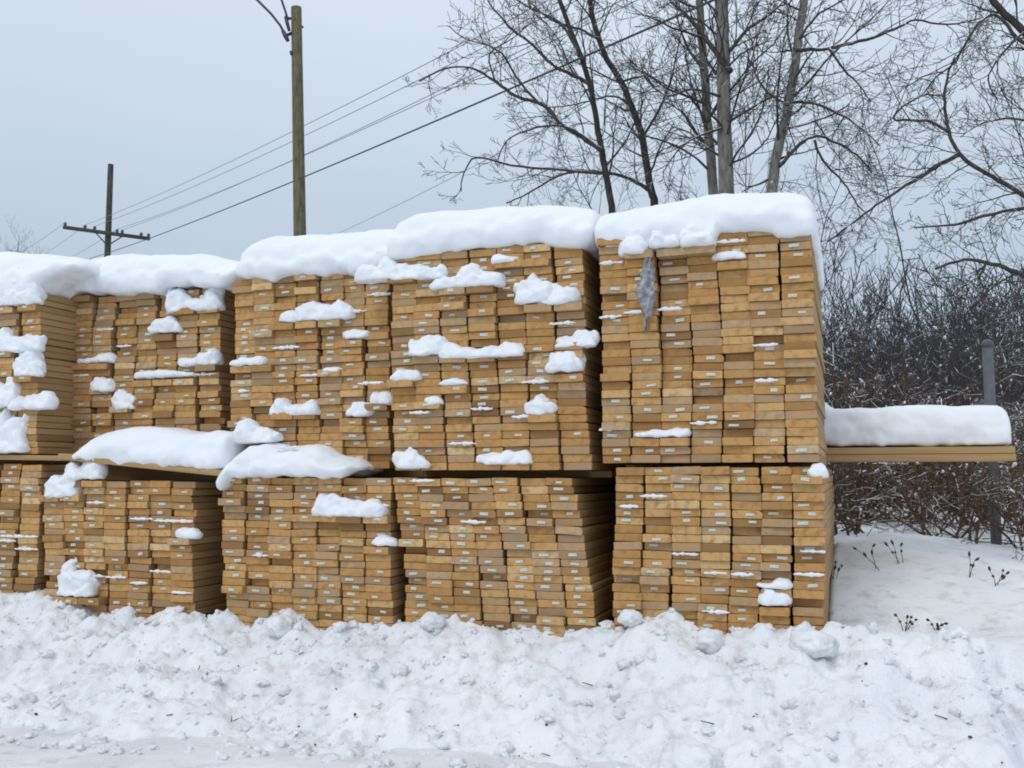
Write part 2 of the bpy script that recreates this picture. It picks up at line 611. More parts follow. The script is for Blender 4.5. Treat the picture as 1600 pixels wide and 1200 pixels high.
def board_mesh(name, items):
    """items: list of (V, F, mi, tone(3), pith, offset matrix or None)"""
    verts, faces, mis, tones, uvs = [], [], [], [], []
    for V, Fc, mi, tone, pith, M in items:
        b = len(verts)
        verts += [tuple(M @ Vector(v)) for v in V] if M is not None else V
        for f, m in zip(Fc, mi):
            faces.append(tuple(b + i for i in f)); mis.append(m)
            for i in f:
                uvs += [V[i][0] + pith[0], V[i][2] + pith[1]]
        tones += [tone] * len(V)
    me = bpy.data.meshes.new(name)
    me.from_pydata(verts, [], faces)
    me.update()
    me.polygons.foreach_set("material_index", mis)
    me.uv_layers.new(name="UVMap").data.foreach_set("uv", uvs)
    ca = me.color_attributes.new("tone", 'FLOAT_COLOR', 'POINT')
    ca.data.foreach_set("color", [c for t in tones for c in (*t, 1.0)])
    me.materials.append(M_END); me.materials.append(M_SIDE)
    return me


def tag_mesh(name, places):
    v, f, uv = [], [], []
    for M, w, h in places:
        b = len(v)
        for (x, y, z) in ((-1, 0, -1), (1, 0, -1), (1, 0, 1), (-1, 0, 1), (-1, 1, -1), (1, 1, -1), (1, 1, 1), (-1, 1, 1)):
            v.append(tuple(M @ Vector((x * w / 2, y * 0.0012, z * h / 2))))
        for q in ((0, 1, 2, 3), (4, 7, 6, 5), (0, 4, 5, 1), (1, 5, 6, 2), (2, 6, 7, 3), (3, 7, 4, 0)):
            f.append(tuple(b + i for i in q))
            uv += [0, 0, 1, 0, 1, 1, 0, 1] if q == (0, 1, 2, 3) else [0.5, 0.02] * 4
    me = bpy.data.meshes.new(name)
    me.from_pydata(v, [], f)
    me.update()
    me.uv_layers.new(name="UVMap").data.foreach_set("uv", uv)
    me.materials.append(M_TAG)
    return me


# photo positions of the front edges: left/right at the top, left/right at the bottom, wood top, wood bottom, set-back, board length, tag share
BUNDLES = {
    "U0": (-163, 66, -178, 62, 466, 707, 0.00, 1.5, 0.30),
    "U1": (119, 346, 111, 344, 457, 728, 0.30, 1.5, 0.40),
    "U2": (364, 606, 362, 611, 428, 737, 0.15, 1.5, 0.42),
    "U3": (608, 906, 613, 928, 388, 735, 0.00, 1.5, 0.45),
    "U4": (935, 1271, 942, 1279, 362, 717, 0.00, 1.5, 0.36),
    "L0": (-160, 66, -168, 64, 726, None, 0.00, 2.5, 0.40),
    "L1": (71, 304, 66, 303, 752, None, 0.00, 2.5, 0.36),
    "L2": (350, 611, 368, 629, 746, None, 0.00, 2.5, 0.62),
    "L3": (613, 893, 634, 938, 747, None, 0.00, 2.5, 0.66),
    "L4": (957, 1283, 957, 1287, 730, None, 0.00, 2.5, 0.42),
}
B_LABEL = {
    "U0": "upper lumber bundle cut by the left picture edge, snow clumps down its face",
    "U1": "upper lumber bundle set back above the thick snow shelf, below the far crossarm pole",
    "U2": "upper lumber bundle directly below the nearer utility pole, above the big snow heap",
    "U3": "upper lumber bundle crossed by a stepped chain of snow clumps, dark gap on its right",
    "U4": "tallest upper lumber bundle at the right end, torn grey plastic hanging on its face",
    "L0": "lower lumber bundle cut by the left picture edge, bottom of the leftmost stack",
    "L1": "lower lumber bundle under the thick snow shelf, dark shaded board sides on its right",
    "L2": "lower lumber bundle with curving columns under the big snow heap",
    "L3": "lower lumber bundle leaning right with a whitish tag on nearly every board end",
    "L4": "lower lumber bundle at the right end, beside the smooth snow drift",
}
GRP = "lumber bundles stacked in two tiers"
BZ = {}


def bundle_frame(key):
    xl, xr, xlb, xrb, yt, yb, o, L, tg = BUNDLES[key]
    xm = (xl + xr) / 2
    zt = hit(xm, yt, o)[1]
    zb = hit(xm, yb, o)[1] if yb else 0.045
    ql, qr = hit(xl, yt, o)[0], hit(xr, yt, o)[0]
    ybm = yb if yb else 965
    qlb, qrb = hit(xlb, ybm, o)[0], hit(xrb, ybm, o)[0]
    return ql, qr, qlb, qrb, zt, zb, o, L, tg


for k_ in BUNDLES:
    BZ[k_] = bundle_frame(k_)


def build_bundle(key, seed):
    rng = random.Random(seed)
    ql, qr, qlb, qrb, zt, zb, o, L, tg = BZ[key]
    rows = max(5, round((zt - zb) / ROW))
    z0 = zt - rows * ROW
    qc = (ql + qr) / 2
    root = empty("lumber_bundle", F(qc, o, z0), -ANG)
    tag(root, B_LABEL[key], "lumber bundle", GRP)
    upper = key[0] == "U"
    boards = []
    WV, WP = rng.uniform(0.004, 0.008) * (1.7 if key[0] == 'L' else 1.0), rng.uniform(0, 6.3)
    for c in range(7):
        zoff = rng.uniform(-0.004, 0.004)
        coltone = rng.uniform(-0.06, 0.06)
        wander = 0.0
        run_y = rng.gauss(0, 0.006)
        wv, wp = WV * rng.uniform(0.7, 1.3), WP + c * 0.12 + rng.uniform(-0.2, 0.2)
        for r in range(rows):
            h = (r + 0.5) / rows                   # 0 bottom .. 1 top
            g = (1 - h) ** (0.7 if key == 'L3' else 1.5)
            a = ql + (qlb - ql) * g
            b = qr + (qrb - qr) * g
            if key == "L2": a -= 0.02 * math.sin(h * 3.1); b -= 0.02 * math.sin(h * 3.1)
            pitch = (b - a) / 7
            wander = wander * 0.88 + rng.gauss(0, 0.0024)
            x = a + (c + 0.5) * pitch + wander + wv * math.sin(wp + h * 5.0) + rng.gauss(0, 0.0012)
            w = min(max(pitch - rng.uniform(0.0005, 0.008), 0.130), 0.142)
            z = z0 + (r + 0.5) * ROW + zoff * h
            if rng.random() < 0.14: run_y = rng.gauss(0, 0.010)
            y = run_y + rng.gauss(0, 0.006)
            u = rng.random()
            if u < 0.06: y -= rng.uniform(0.012, 0.035)
            elif u < 0.12: y += rng.uniform(0.012, 0.04)
            keep = True
            for (q0, q1, zl, reach, zh) in LEDGE.get(key, ()):
                if q0 - 0.03 < x < q1 + 0.03 and zl - ROW * 1.02 < z <= zl + 0.001 - ROW * 0.02:
                    y = -reach + rng.uniform(-0.006, 0.006)
                if q0 - 0.06 < x < q1 + 0.06 and zl < z < zh + 0.02:
                    y = max(y, 0.0) + rng.uniform(0, 0.008)
            tone = min(max(rng.gauss(0.57, 0.23) + coltone, 0.02), 1.0)
            if rng.random() < 0.06: tone = rng.uniform(0.05, 0.28)
            hue = rng.random() ** 2
            roll = rng.gauss(0, 0.011 if upper else 0.017) + (qlb - ql) * -0.15 * (1 - h)
            yaw = rng.gauss(0, 0.002)
            pit = (rng.choice((-1, 1)) * rng.uniform(0.05, 0.15), rng.uniform(-0.05, 0.05)) if rng.random() < 0.7 else (rng.uniform(-0.05, 0.05), rng.choice((-1, 1)) * rng.uniform(0.02, 0.12))
            V, Fc, mi = board_geo(w, BOARD_T - rng.uniform(0.0004, 0.0028) * rng.random() ** 0.6, L - rng.uniform(0, 0.03), rng, pit, tone)
            M = Matrix.Translation((x - qc, y, z - z0)) @ Matrix.Rotation(yaw, 4, 'Z') @ Matrix.Rotation(roll, 4, 'Y')
            hasT = rng.random() < tg
            tpl = (rng.uniform(-0.025, 0.025), rng.uniform(-0.004, 0.006), rng.gauss(0, 0.05), rng.uniform(0.030, 0.048), rng.uniform(0.010, 0.016))
            # how large the end shows: nearer columns first, what the bank or a snow cover hides last
            p = F(x, o, z)
            score = 1.0 / p.y
            if not upper and z < 0.40: score -= 1.0
            if upper and r >= rows - 2: score -= 0.3
            if (CAM_Z and abs(p.x / p.y) > 0.53): score -= 2.0
            boards.append((score, M, (V, Fc, mi, (tone, hue, rng.random()), pit), hasT, tpl))
    boards.sort(key=lambda s: -s[0])
    rest, rest_tags = [], []
    for i, (score, M, (V, Fc, mi, tn, pit), hasT, tp) in enumerate(boards):
        T = Matrix.Translation((tp[0], -0.0034, tp[1])) @ Matrix.Rotation(tp[2], 4, 'Y')
        if i < 100:
            b = obj("board", board_mesh("board", [(V, Fc, mi, tn, pit, None)]), None, root)
            b.matrix_local = M
            if hasT:
                t = obj("tag", tag_mesh("tag", [(T, tp[3], tp[4])]), None, b)
        else:
            rest.append((V, Fc, mi, tn, pit, M))
            if hasT: rest_tags.append((M @ T, tp[3], tp[4]))
    rb = obj("remaining_boards", board_mesh("remaining_boards", rest), None, root)
    rb["kind"] = "stuff"
    if rest_tags:
        rt = obj("remaining_tags", tag_mesh("remaining_tags", rest_tags), None, rb)
        rt["kind"] = "stuff"
    return root


# ------------------------------------------------------------------ snow on the lumber
def blend_max(parts, k):
    """smooth maximum of signed fields"""
    m = np.maximum.reduce(parts)
    return m + k * np.log(sum(np.exp((p - m) / k) for p in parts))


def slab_snow(name, q0, q1, top, lip, o0, o1, h=0.014, k=0.028, amp=0.008, seed=0.0, mat=None, bulge=0.03, frame=None, sc=7.0, rec=0.10):
    """a body of snow between curves top(q) and lip(q), from depth o0 (front) to o1; frame maps (q, o, z) to the world"""
    z_hi, z_lo = max(p[1] for p in top) + 0.10, min(p[1] for p in lip) - 0.10
    qs = np.arange(q0 - 0.1, q1 + 0.1, h)
    os_ = np.arange(o0 - 0.14, o1 + 0.1, h)
    zs = np.arange(z_lo, z_hi, h)
    Qg, Og, Zg = np.meshgrid(qs, os_, zs, indexing='ij')
    tp = np.interp(Qg, [p[0] for p in top], [p[1] for p in top])
    lp = np.interp(Qg, [p[0] for p in lip], [p[1] for p in lip])
    n1 = perlin2(Qg * 2.4 + seed, Og * 2.4, 41)
    n2 = perlin2(Qg * 9 + seed, Og * 5, 42)
    n3 = perlin2(Qg * 7 + seed, Zg * 9, 43)
    tp = tp + n1 * 0.016 + n2 * 0.006 + perlin2(Qg * 26 + seed, Og * 26, 48) * 0.003
    lp = lp + n2 * 0.014 + perlin2(Qg * 4.5 + seed, Og * 3, 46) * 0.011 + perlin2(Qg * 22 + seed, Og * 9, 47) * 0.010
    hh = np.clip((Zg - lp) / np.maximum(tp - lp, 0.02), 0, 1)
    front = o0 - bulge * np.sin(hh * np.pi) + rec * hh ** 3 + 0.35 * rec * sstep(0.38, 0.58, hh + n2 * 0.25 + n1 * 0.3) + n3 * 0.018 + perlin2(Qg * 3 + seed, Zg * 3, 44) * 0.016 + perlin2(Qg * 24 + seed, Zg * 24, 49) * 0.006
    f = blend_max([blend_max([Zg - tp, front - Og, Og - o1, q0 - Qg, Qg - q1], k * 1.3), np.clip(lp - Zg, -0.3, 0.3)], k * 0.35)
    V, Q = surface_nets(f, (qs[0], os_[0], zs[0]), h)
    org = ((q0 + q1) / 2, o0, min(p[1] for p in lip))
    me = snow_mesh(name, V, Q, amp, sc, org, seed)
    ob = obj(name, me, mat or M_CAP)
    fr = frame or F
    ob.location = fr(*org)
    ob.rotation_euler = (0, 0, -ANG)
    return ob


def curve(pts, o):
    return [hit(x, y, o) for x, y in pts]


CAPS = [
    ("U0", [(-165, 392), (40, 390), (105, 399), (140, 406)], [(-165, 470), (0, 474), (45, 468), (64, 440), (85, 424), (125, 418)], 0.0, -165, 122,
     "thick snow cap on the upper bundle cut by the left picture edge"),
    ("U1", [(108, 408), (135, 401), (200, 394), (300, 396), (350, 401), (380, 408)], [(112, 456), (150, 455), (238, 457), (252, 444), (300, 445), (345, 450), (372, 440)], 0.24, 108, 372,
     "rounded snow cap on the set back bundle below the far crossarm pole"),
    ("U2", [(362, 408), (380, 384), (430, 370), (520, 364), (600, 359), (650, 356)], [(360, 432), (400, 430), (420, 436), (440, 428), (560, 424), (600, 416), (622, 402)], 0.12, 364, 622,
     "long low snow cap below the nearer utility pole, a step lower than its right neighbour"),
    ("U3", [(602, 362), (616, 346), (660, 329), (750, 321), (860, 315), (900, 318), (940, 325)], [(598, 404), (650, 400), (720, 390), (800, 382), (848, 376), (868, 385), (905, 386), (935, 374)], 0.0, 604, 930,
     "swelling snow cap on the bundle with the stepped snow chain"),
    ("U4", [(922, 328), (960, 324), (1020, 314), (1100, 302), (1160, 297), (1220, 297), (1252, 301), (1290, 312)], [(930, 384), (965, 381), (975, 392), (1010, 392), (1030, 386), (1060, 384), (1080, 390), (1116, 380), (1124, 361), (1205, 360), (1216, 366), (1285, 366)], 0.0, 926, 1276,
     "highest snow cap at the right end, lumps drooping over its lower left lip"),
]
for i, (key, top, lip, o, x0, x1, lab) in enumerate(CAPS):
    t = curve(top, o + 0.12)
    l = curve(lip, o - 0.03)
    q0, q1 = hit(x0, 400, o)[0], hit(x1, 400, o)[0]
    L = BZ[key][7] + BZ[key][6]
    c = slab_snow("snow_blanket", q0, q1, t, l, o - 0.024, L + 0.02, seed=3.7 * i + 1, h=0.014, k=0.022)
    tag(c, lab, "snow cap", "snow caps on the lumber bundles")

# (bundle, x0, x1, top y, base y, label, style)
CLUMPS = [
    ("U1", 262, 342, 444, 488, "star shaped snow clump drooping just below the cap of the set back bundle", 3),
    ("U1", 239, 273, 496, 520, "small domed snow clump a little below the star shaped clump", 1),
    ("U1", 119, 176, 552, 568, "low snow clump at the left edge of the set back bundle's face", 2),
    ("U1", 140, 173, 590, 612, "small twin lobed snow clump near the left edge of the set back bundle", 2),
    ("U1", 175, 205, 612, 640, "squarish snow clump above the left end of the snow shelf", 1),
    ("U1", 272, 338, 547, 572, "snow clump rising to the right on the set back bundle's face", 2),
    ("U1", 208, 302, 577, 591, "long low snow ridge across the middle of the set back bundle", 3),
    ("U0", -20, 62, 424, 480, "big snow lump sagging from the cap at the left picture edge", 3),
    ("U0", -25, 56, 514, 552, "snow lump below the sagging lump at the left picture edge", 2),
    ("U0", 22, 58, 545, 588, "tall narrow snow clump near the corner of the leftmost upper bundle", 1),
    ("U0", -22, 24, 593, 636, "snow clump at the left picture edge beside a thin branching snow arm", 2),
    ("U0", 14, 78, 616, 640, "thin arm of snow reaching round the corner of the leftmost upper bundle", 3),
    ("U0", -25, 37, 640, 707, "tall snow pile at the foot of the leftmost upper bundle", 2),
    ("U2", 435, 466, 486, 504, "small snow knob at the left foot of a larger snow mound", 1),
    ("U2", 462, 541, 471, 502, "broad snow mound high on the bundle below the nearer utility pole", 2),
    ("U2", 535, 573, 514, 529, "little snow patch right below the broad mound", 1),
    ("U2", 361, 413, 556, 572, "low snow strip at the left edge of the bundle below the nearer pole", 2),
    ("U2", 424, 497, 621, 649, "snow clump with a tapering right end above the big snow heap", 3),
    ("U2", 538, 573, 631, 651, "domed snow clump right of the tapering clump", 1),
    ("U2", 575, 612, 612, 632, "domed snow clump standing higher than its left twin", 1),
    ("U2", 500, 531, 573, 582, "tiny low snow patch in the middle of the bundle face", 1),
    ("U3", 558, 618, 404, 440, "snow clump hanging at the step between two snow caps", 2),
    ("U3", 610, 690, 411, 438, "low snow link between the cap step and the stepped chain", 3),
    ("U3", 678, 782, 412, 452, "largest snow link in the middle of the stepped chain", 3),
    ("U3", 802, 856, 433, 474, "tall snow link near the lower end of the stepped chain", 1),
    ("U3", 846, 894, 443, 476, "rounded last snow link at the lower right end of the chain", 1),
    ("U3", 766, 806, 394, 411, "small snow clump between the cap and the stepped chain", 2),
    ("U3", 637, 687, 524, 556, "round snow knob at the left end of a long snow ridge", 1),
    ("U3", 686, 818, 535, 561, "long snow ridge on the face of the bundle with the chain", 4),
    ("U3", 860, 906, 548, 581, "blocky snow clump near the dark gap between the right hand bundles", 1),
    ("U3", 866, 930, 518, 543, "pointed snow clump leaning into the dark gap", 2),
    ("U3", 609, 646, 576, 595, "small domed snow clump below the round snow knob", 1),
    ("U3", 689, 731, 590, 602, "flat snow clump under the long snow ridge", 1),
    ("U3", 820, 862, 620, 648, "plump snow clump low on the right of the chain bundle", 1),
    ("U3", 614, 660, 702, 731, "domed snow clump on the bottom row beside the tier gap", 1),
    ("U3", 744, 828, 704, 725, "low double snow clump on the bottom row of the chain bundle", 2),
    ("U3", 664, 692, 619, 632, "tiny snow dome left of the plump clump", 1),
    ("U4", 974, 1012, 357, 400, "snow lump drooping from the left of the highest cap", 1),
    ("U4", 1016, 1064, 364, 390, "snow lump above the torn plastic under the highest cap", 2),
    ("U4", 1064, 1119, 350, 388, "largest drooping lump under the highest cap, beside bare top boards", 2),
    ("U4", 1120, 1166, 392, 405, "small snow pat on a board near the top of the end bundle", 1),
    ("U4", 990, 1076, 670, 683, "thin snow ledge near the bottom of the upper end bundle", 3),
    ("L1", 72, 118, 722, 776, "ragged snow pile spilling over the corner of the bundle under the snow shelf", 2),
    ("L1", 104, 154, 716, 748, "snow spill just under the left end of the snow shelf", 2),
    ("L1", 268, 303, 826, 841, "small snow dome at the right edge of the bundle under the snow shelf", 1),
    ("L1", 88, 140, 878, 930, "ragged snow clump near the foot of the lower left bundles", 2),
    ("L2", 364, 427, 654, 692, "two lobed snow clump behind the top of the big snow heap", 2),
    ("L2", 494, 602, 773, 806, "snow clump with a drooping middle below the big snow heap", 3),
    ("L2", 580, 612, 838, 852, "small slanting snow patch low on the curving bundle", 1),
    ("L4", 1187, 1238, 921, 944, "blocky snow patch at the foot of the lower end bundle", 1),
    ("L4", 1184, 1240, 905, 919, "flat snow strip just above the blocky patch", 2),
    ("L4", 1262, 1292, 724, 746, "snow tuft on the top right corner of the lower end bundle", 1),
]


def clump(key, x0, x1, yt, yb, lab, lobes, seed):
    rng = random.Random(seed * 13 + 5)
    o = BZ[key][6]
    if lab.startswith("two lobed"): o = 0.08
    of = o - 0.03
    q0, zb = hit(x0, yb, of)
    q1, zt = hit(x1, yb, of)[0], hit((x0 + x1) / 2, yt, of)[1]
    W_, H_ = q1 - q0, zt - zb
    reach = min(0.058, 0.028 + H_ * 0.28)
    if 'droop' in lab and key == 'U4' or lab.startswith('snow lump above the torn'): reach = 0.085
    LEDGE.setdefault(key, []).append((q0 + 0.01, q1 - 0.01, zb + 0.004, reach * 0.72, zt))
    h = 0.006 if W_ < 0.3 else 0.0075
    qs = np.arange(q0 - 0.05 - W_ * 0.12, q1 + 0.05 + W_ * 0.12, h)
    os_ = np.arange(o - reach - 0.05, o + 0.09, h)
    zs = np.arange(zb - 0.05, zt + 0.07, h)
    X, Y, Z = np.meshgrid(qs, os_, zs, indexing='ij')
    f = None
    kk = 0.012
    tall = rng.randrange(lobes)
    for j in range(lobes):
        cx = q0 + W_ * (j + 0.5) / lobes + rng.uniform(-0.1, 0.1) * W_ / lobes
        rx = W_ / lobes * rng.uniform(0.52, 0.68)
        hz = H_ * 1.02 * (1.0 if j == tall else rng.uniform(0.5, 0.9))
        ry = reach * rng.uniform(0.85, 1.1)
        cz = zb + hz * 0.18
        rz = hz * 0.82
        sup = (np.abs((X - cx) / rx) ** 2.6 + np.abs((Y - o) / ry) ** 2.4 + np.abs((Z - cz) / rz) ** 2.4) ** (1 / 2.5)
        d = (sup - 1) * min(rx, rz, ry)
        f = d if f is None else -kk * np.log(np.exp(-np.clip(f / kk, -60, 60)) + np.exp(-np.clip(d / kk, -60, 60)))
    na = min(0.015, 0.19 * H_)
    f = f + perlin2(X * 13 + seed, Z * 13 + Y * 9, 52) * na + perlin2(X * 34 + seed, Z * 34 + Y * 20, 53) * na * 0.4
    droop = perlin2(X * 14 + seed, Y * 3, 51) * 0.006 - 0.001
    base = (zb + droop - 0.002) - Z
    f = blend_max([np.clip(f, -0.2, 0.2), np.clip(base, -0.2, 0.2)], 0.006)
    V, Q = surface_nets(f, (qs[0], os_[0], zs[0]), h)
    if not len(V): return
    org = ((q0 + q1) / 2, o, zb)
    me = snow_mesh("snow_clump", V, Q, 0.0036, 30.0, org, seed * 3.1, 1)
    ob = obj("snow_clump", me, M_CAP)
    ob.location = F(*org)
    ob.rotation_euler = (0, 0, -ANG)
    tag(ob, lab, "snow clump", "snow clumps on the lumber faces")


for i, c in enumerate(CLUMPS):
    clump(*c, seed=i + 1)

# thick shelf of snow on the ledge in front of the set back bundle, and the heap beside it
t = curve([(100, 714), (130, 702), (150, 680), (180, 668), (210, 666), (250, 668), (300, 675), (330, 672), (362, 672)], 0.02)
l = curve([(100, 716), (150, 722), (220, 726), (300, 732), (362, 736)], -0.06)
s = slab_snow("snow_shelf", hit(118, 715, 0)[0], hit(359, 715, 0)[0], t, l, -0.05, 0.30, h=0.0115, k=0.014, seed=31, amp=0.006, bulge=0.02, rec=0.05)
tag(s, "thick shelf of snow lying on a tilted board between two bundles", "snow shelf")
t = curve([(345, 742), (358, 713), (380, 697), (410, 691), (440, 698), (475, 693), (500, 699), (520, 713), (550, 720), (572, 730)], 0.0)
l = curve([(345, 768), (358, 748), (400, 745), (480, 744), (530, 745), (545, 735), (572, 737)], -0.06)
s = slab_snow("snow_heap", hit(347, 715, 0)[0], hit(568, 715, 0)[0], t, l, -0.05, 0.30, h=0.0115, k=0.014, seed=47, amp=0.007, bulge=0.035, rec=0.07)
tag(s, "big snow heap on the top ledge of the curving lower bundle", "snow heap")

for i, k_ in enumerate(BUNDLES):
    build_bundle(k_, 100 + i)


# bearer boards between the tiers
def single_board(name, p0, p1, w, t, seed, mat=None):
    rng = random.Random(seed)
    p0, p1 = Vector(p0), Vector(p1)
    L = (p1 - p0).length
    V, Fc, mi = board_geo(w, t, L, rng, (0.05, 0.02), 0.5)
    o = obj(name, board_mesh(name, [(V, Fc, mi, (rng.uniform(0.5, 0.85), 0.1, 0.5), (0.05, 0.09), None)]))
    d = (p1 - p0).normalized()
    xx = d.cross(Vector((0, 0, 1))).normalized()
    zz = xx.cross(d)
    M = Matrix((xx, d, zz)).transposed().to_4x4()
    M.translation = p0
    o.matrix_world = M
    return o


q0, z0 = hit(96, 713, -0.02); q1, z1 = hit(356, 740, -0.02)
b = single_board("bearer_board", F(q0, 0.03, z0), F(q1, 0.03, z1), 0.16, 0.034, 5)
tag(b, "tilted bearer board under the thick snow shelf", "board", "bearer boards between the tiers")
q0, z0 = hit(-170, 712, -0.02); q1, z1 = hit(108, 716, -0.02)
b = single_board("bearer_board", F(q0, 0.03, z0), F(q1, 0.03, z1), 0.10, 0.03, 6)
tag(b, "bearer board under the upper bundle at the left picture edge", "board", "bearer boards between the tiers")
for (x0, x1, y, lab, sd_) in ((-175, 74, 718, "added bearer strip blocking daylight in the gap of the leftmost stack", 5), (68, 352, 738, "added bearer strip blocking daylight under the set back bundle", 6),
                              (364, 611, 742, "bearer strip blocking daylight under the upper bundle below the nearer pole", 7),
                              (613, 925, 741, "bearer strip blocking daylight in the gap under the chain bundle", 8),
                              (950, 1272, 725, "bearer strip blocking daylight in the gap under the tallest end bundle", 9)):
    for dep in (0.45, 1.2):  # deeper row is added to stop sky showing through the gaps
        (q0, za), (q1, zb_) = hit(x0, y, 0), hit(x1, y, 0)
        key = {5: "U0", 6: "U1", 7: "U2", 8: "U3", 9: "U4"}[sd_]
        zlo = BZ["L" + key[1]][4]; zhi = BZ[key][4] - round((BZ[key][4] - BZ[key][5]) / ROW) * ROW
        th = max(zhi - zlo - 0.004, 0.012)
        b = single_board("bearer_board", F(q0, dep, (zlo + zhi) / 2), F(q1, dep, (zlo + zhi) / 2), 0.10, th, sd_)
        tag(b, lab, "board", "bearer boards between the tiers")

# low stack of boards reaching out behind the end bundle, under its own roll of snow
oP = 1.66
qe, zt_ = hit(1586, 697, oP); zb_ = hit(1586, 720, oP)[1]
ql_ = qe - 3.0
root = empty("board_stack", F((ql_ + qe) / 2, oP, zb_), -ANG)
tag(root, "low stack of boards jutting out past the end bundle under a roll of snow", "board stack")
rng = random.Random(77)
for r in range(2):
    for c in range(3):
        th = (zt_ - zb_) / 2
        V, Fc, mi = board_geo(0.139, th - 0.002, 3.0 - rng.uniform(0, 0.07), rng, (0, 0), 0.5)
        b = obj("board", board_mesh("board", [(V, Fc, mi, (rng.uniform(0.85, 1.0), 0.1, 0.5), (0.06, 0.04), None)]), None, root)
        b.matrix_local = Matrix.Translation((1.5, 0.07 + c * 0.1405 + rng.uniform(-0.003, 0.003), th * (r + 0.5))) @ Matrix.Rotation(math.pi / 2, 4, 'Z')
zl4 = BZ["L4"][4]
for dq in (0.35, 1.15):
    bb = MB(); bb.box((ql_ + dq + 0.4 - 0.045, oP - 0.01, zl4 + 0.002), (ql_ + dq + 0.4 + 0.045, oP + 0.43, zb_ - 0.002))
    q = ql_ + dq + 0.4
    me = bpy.data.meshes.new("bearer_block")
    V = [(x - q, y - oP, z - zl4) for x, y, z in bb.v]
    me.from_pydata(V, [], bb.f); me.update()
    ca = me.color_attributes.new("tone", 'FLOAT_COLOR', 'POINT')
    ca.data.foreach_set("color", [0.5, 0.2, 0.5, 1.0] * len(V))
    o = obj("bearer_block", me, M_SIDE)
    o.location = F(q, oP, zl4); o.rotation_euler = (0, 0, -ANG)
    tag(o, "short wooden bearer block under the jutting board stack", "block", "bearer blocks under the jutting boards")
t = curve([(1180, 636), (1262, 622), (1285, 626), (1300, 638), (1330, 637), (1400, 634), (1480, 632), (1560, 632), (1592, 642)], oP + 0.12)
l = curve([(1180, 697), (1285, 697), (1400, 696), (1592, 697)], oP)
s = slab_snow("snow_roll", hit(1200, 690, oP)[0], qe - 0.005, t, l, oP + 0.015, oP + 0.42, h=0.014, k=0.022, seed=61, amp=0.006, bulge=0.01, rec=0.03)
tag(s, "smooth roll of snow lying along the jutting board stack", "snow roll")

# ------------------------------------------------------------------ thin dustings left on board edges
DUST = [("U2", 574, 612, 462), ("U2", 540, 574, 488), ("U2", 372, 390, 612), ("U4", 937, 975, 413), ("U4", 975, 1012, 490), ("U4", 1026, 1066, 485), ("U4", 936, 972, 497),
        ("U4", 1120, 1165, 380), ("U4", 1176, 1216, 541), ("U4", 1078, 1120, 662), ("U4", 936, 966, 672), ("U4", 1180, 1216, 596), ("U3", 815, 858, 598), ("U3", 858, 900, 507),
        ("U3", 800, 830, 652), ("U3", 640, 672, 646), ("U3", 700, 745, 694), ("U1", 150, 178, 516), ("U1", 182, 206, 542), ("U1", 112, 140, 588), ("U1", 300, 340, 586),
        ("L1", 204, 240, 811), ("L1", 240, 302, 814), ("L1", 136, 164, 786), ("L1", 235, 268, 893), ("L1", 204, 232, 911), ("L1", 166, 198, 902), ("L1", 130, 165, 900), ("L1", 268, 300, 926),
        ("L0", 0, 26, 845), ("L0", 24, 60, 858), ("L0", 0, 60, 838), ("L2", 500, 536, 808), ("L2", 575, 608, 790), ("L2", 395, 420, 868), ("L4", 1000, 1042, 776), ("L4", 968, 998, 792),
        ("L4", 1142, 1178, 898), ("L4", 1100, 1136, 896), ("L4", 1250, 1290, 862), ("L4", 1240, 1288, 898), ("L4", 1098, 1140, 956), ("L4", 1050, 1092, 866), ("L2", 430, 470, 700), ("U2", 425, 470, 545),
        ("U2", 470, 500, 588), ("U2", 390, 424, 520), ("U3", 735, 770, 640), ("U3", 560, 600, 600), ("L3", 640, 680, 752), ("L3", 720, 760, 816)]
mb = MB()
rng = random.Random(3)
for key, x0, x1, y in DUST:
    o = BZ[key][6]
    (qa, z), (qb, z2) = hit(x0, y, o - 0.01), hit(x1, y, o - 0.01)
    n = max(4, int((qb - qa) / 0.012))
    pts, rad = [], []
    for i in range(n + 1):
        u = i / n
        env = math.sin(math.pi * min(max(u, 0.04), 0.96)) ** 0.4
        pts.append(F(qa + (qb - qa) * u, o - 0.014 + rng.gauss(0, 0.002), z + 0.003 + rng.gauss(0, 0.0012)))
        rad.append(max(0.002, 0.0105 * env * rng.uniform(0.35, 1.2)))
    mb.tube(pts, rad, 8)
d = mb.build("snow_dusting", M_CAP)
tag(d, "thin strips of snow caught on board edges all over the lumber", "snow", kind="stuff")

# torn plastic hanging on the end bundle
V, Fc = [], []
prof = [(1016, 388, 1021), (1011, 400, 1022), (1008, 408, 1018), (1006, 420, 1023), (1001, 428, 1021), (1002, 436, 1024), (996, 447, 1022), (994, 452, 1027), (999, 460, 1023), (998, 470, 1027), (1004, 478, 1022), (1002, 486, 1021), (1008, 494, 1018), (1005, 500, 1013), (1009, 512, 1013), (1010, 522, 1012)]
for i, (xa, y, xb) in enumerate(prof):
    for j in range(7):
        u = j / 6
        x = xa + (xb - xa) * u
        q, z = hit(x, y, -0.03)
        V.append(tuple(F(q, -0.045 - 0.014 * math.sin(u * 7 + i * 0.9) - R.uniform(0, 0.006), z)))
for i in range(len(prof) - 1):
    for j in range(6):
        a = i * 7 + j
        Fc.append((a, a + 1, a + 8, a + 7))
k = NT("torn_plastic", 0.3, 0.5)
k.color(k.ramp(k.noise(40.0, 3.0), [(0.35, (0.20, 0.21, 0.225)), (0.62, (0.50, 0.52, 0.55))]))
k.b.inputs["Alpha"].default_value = 0.72
me = bpy.data.meshes.new("plastic_scrap")
p0 = Vector(V[0])
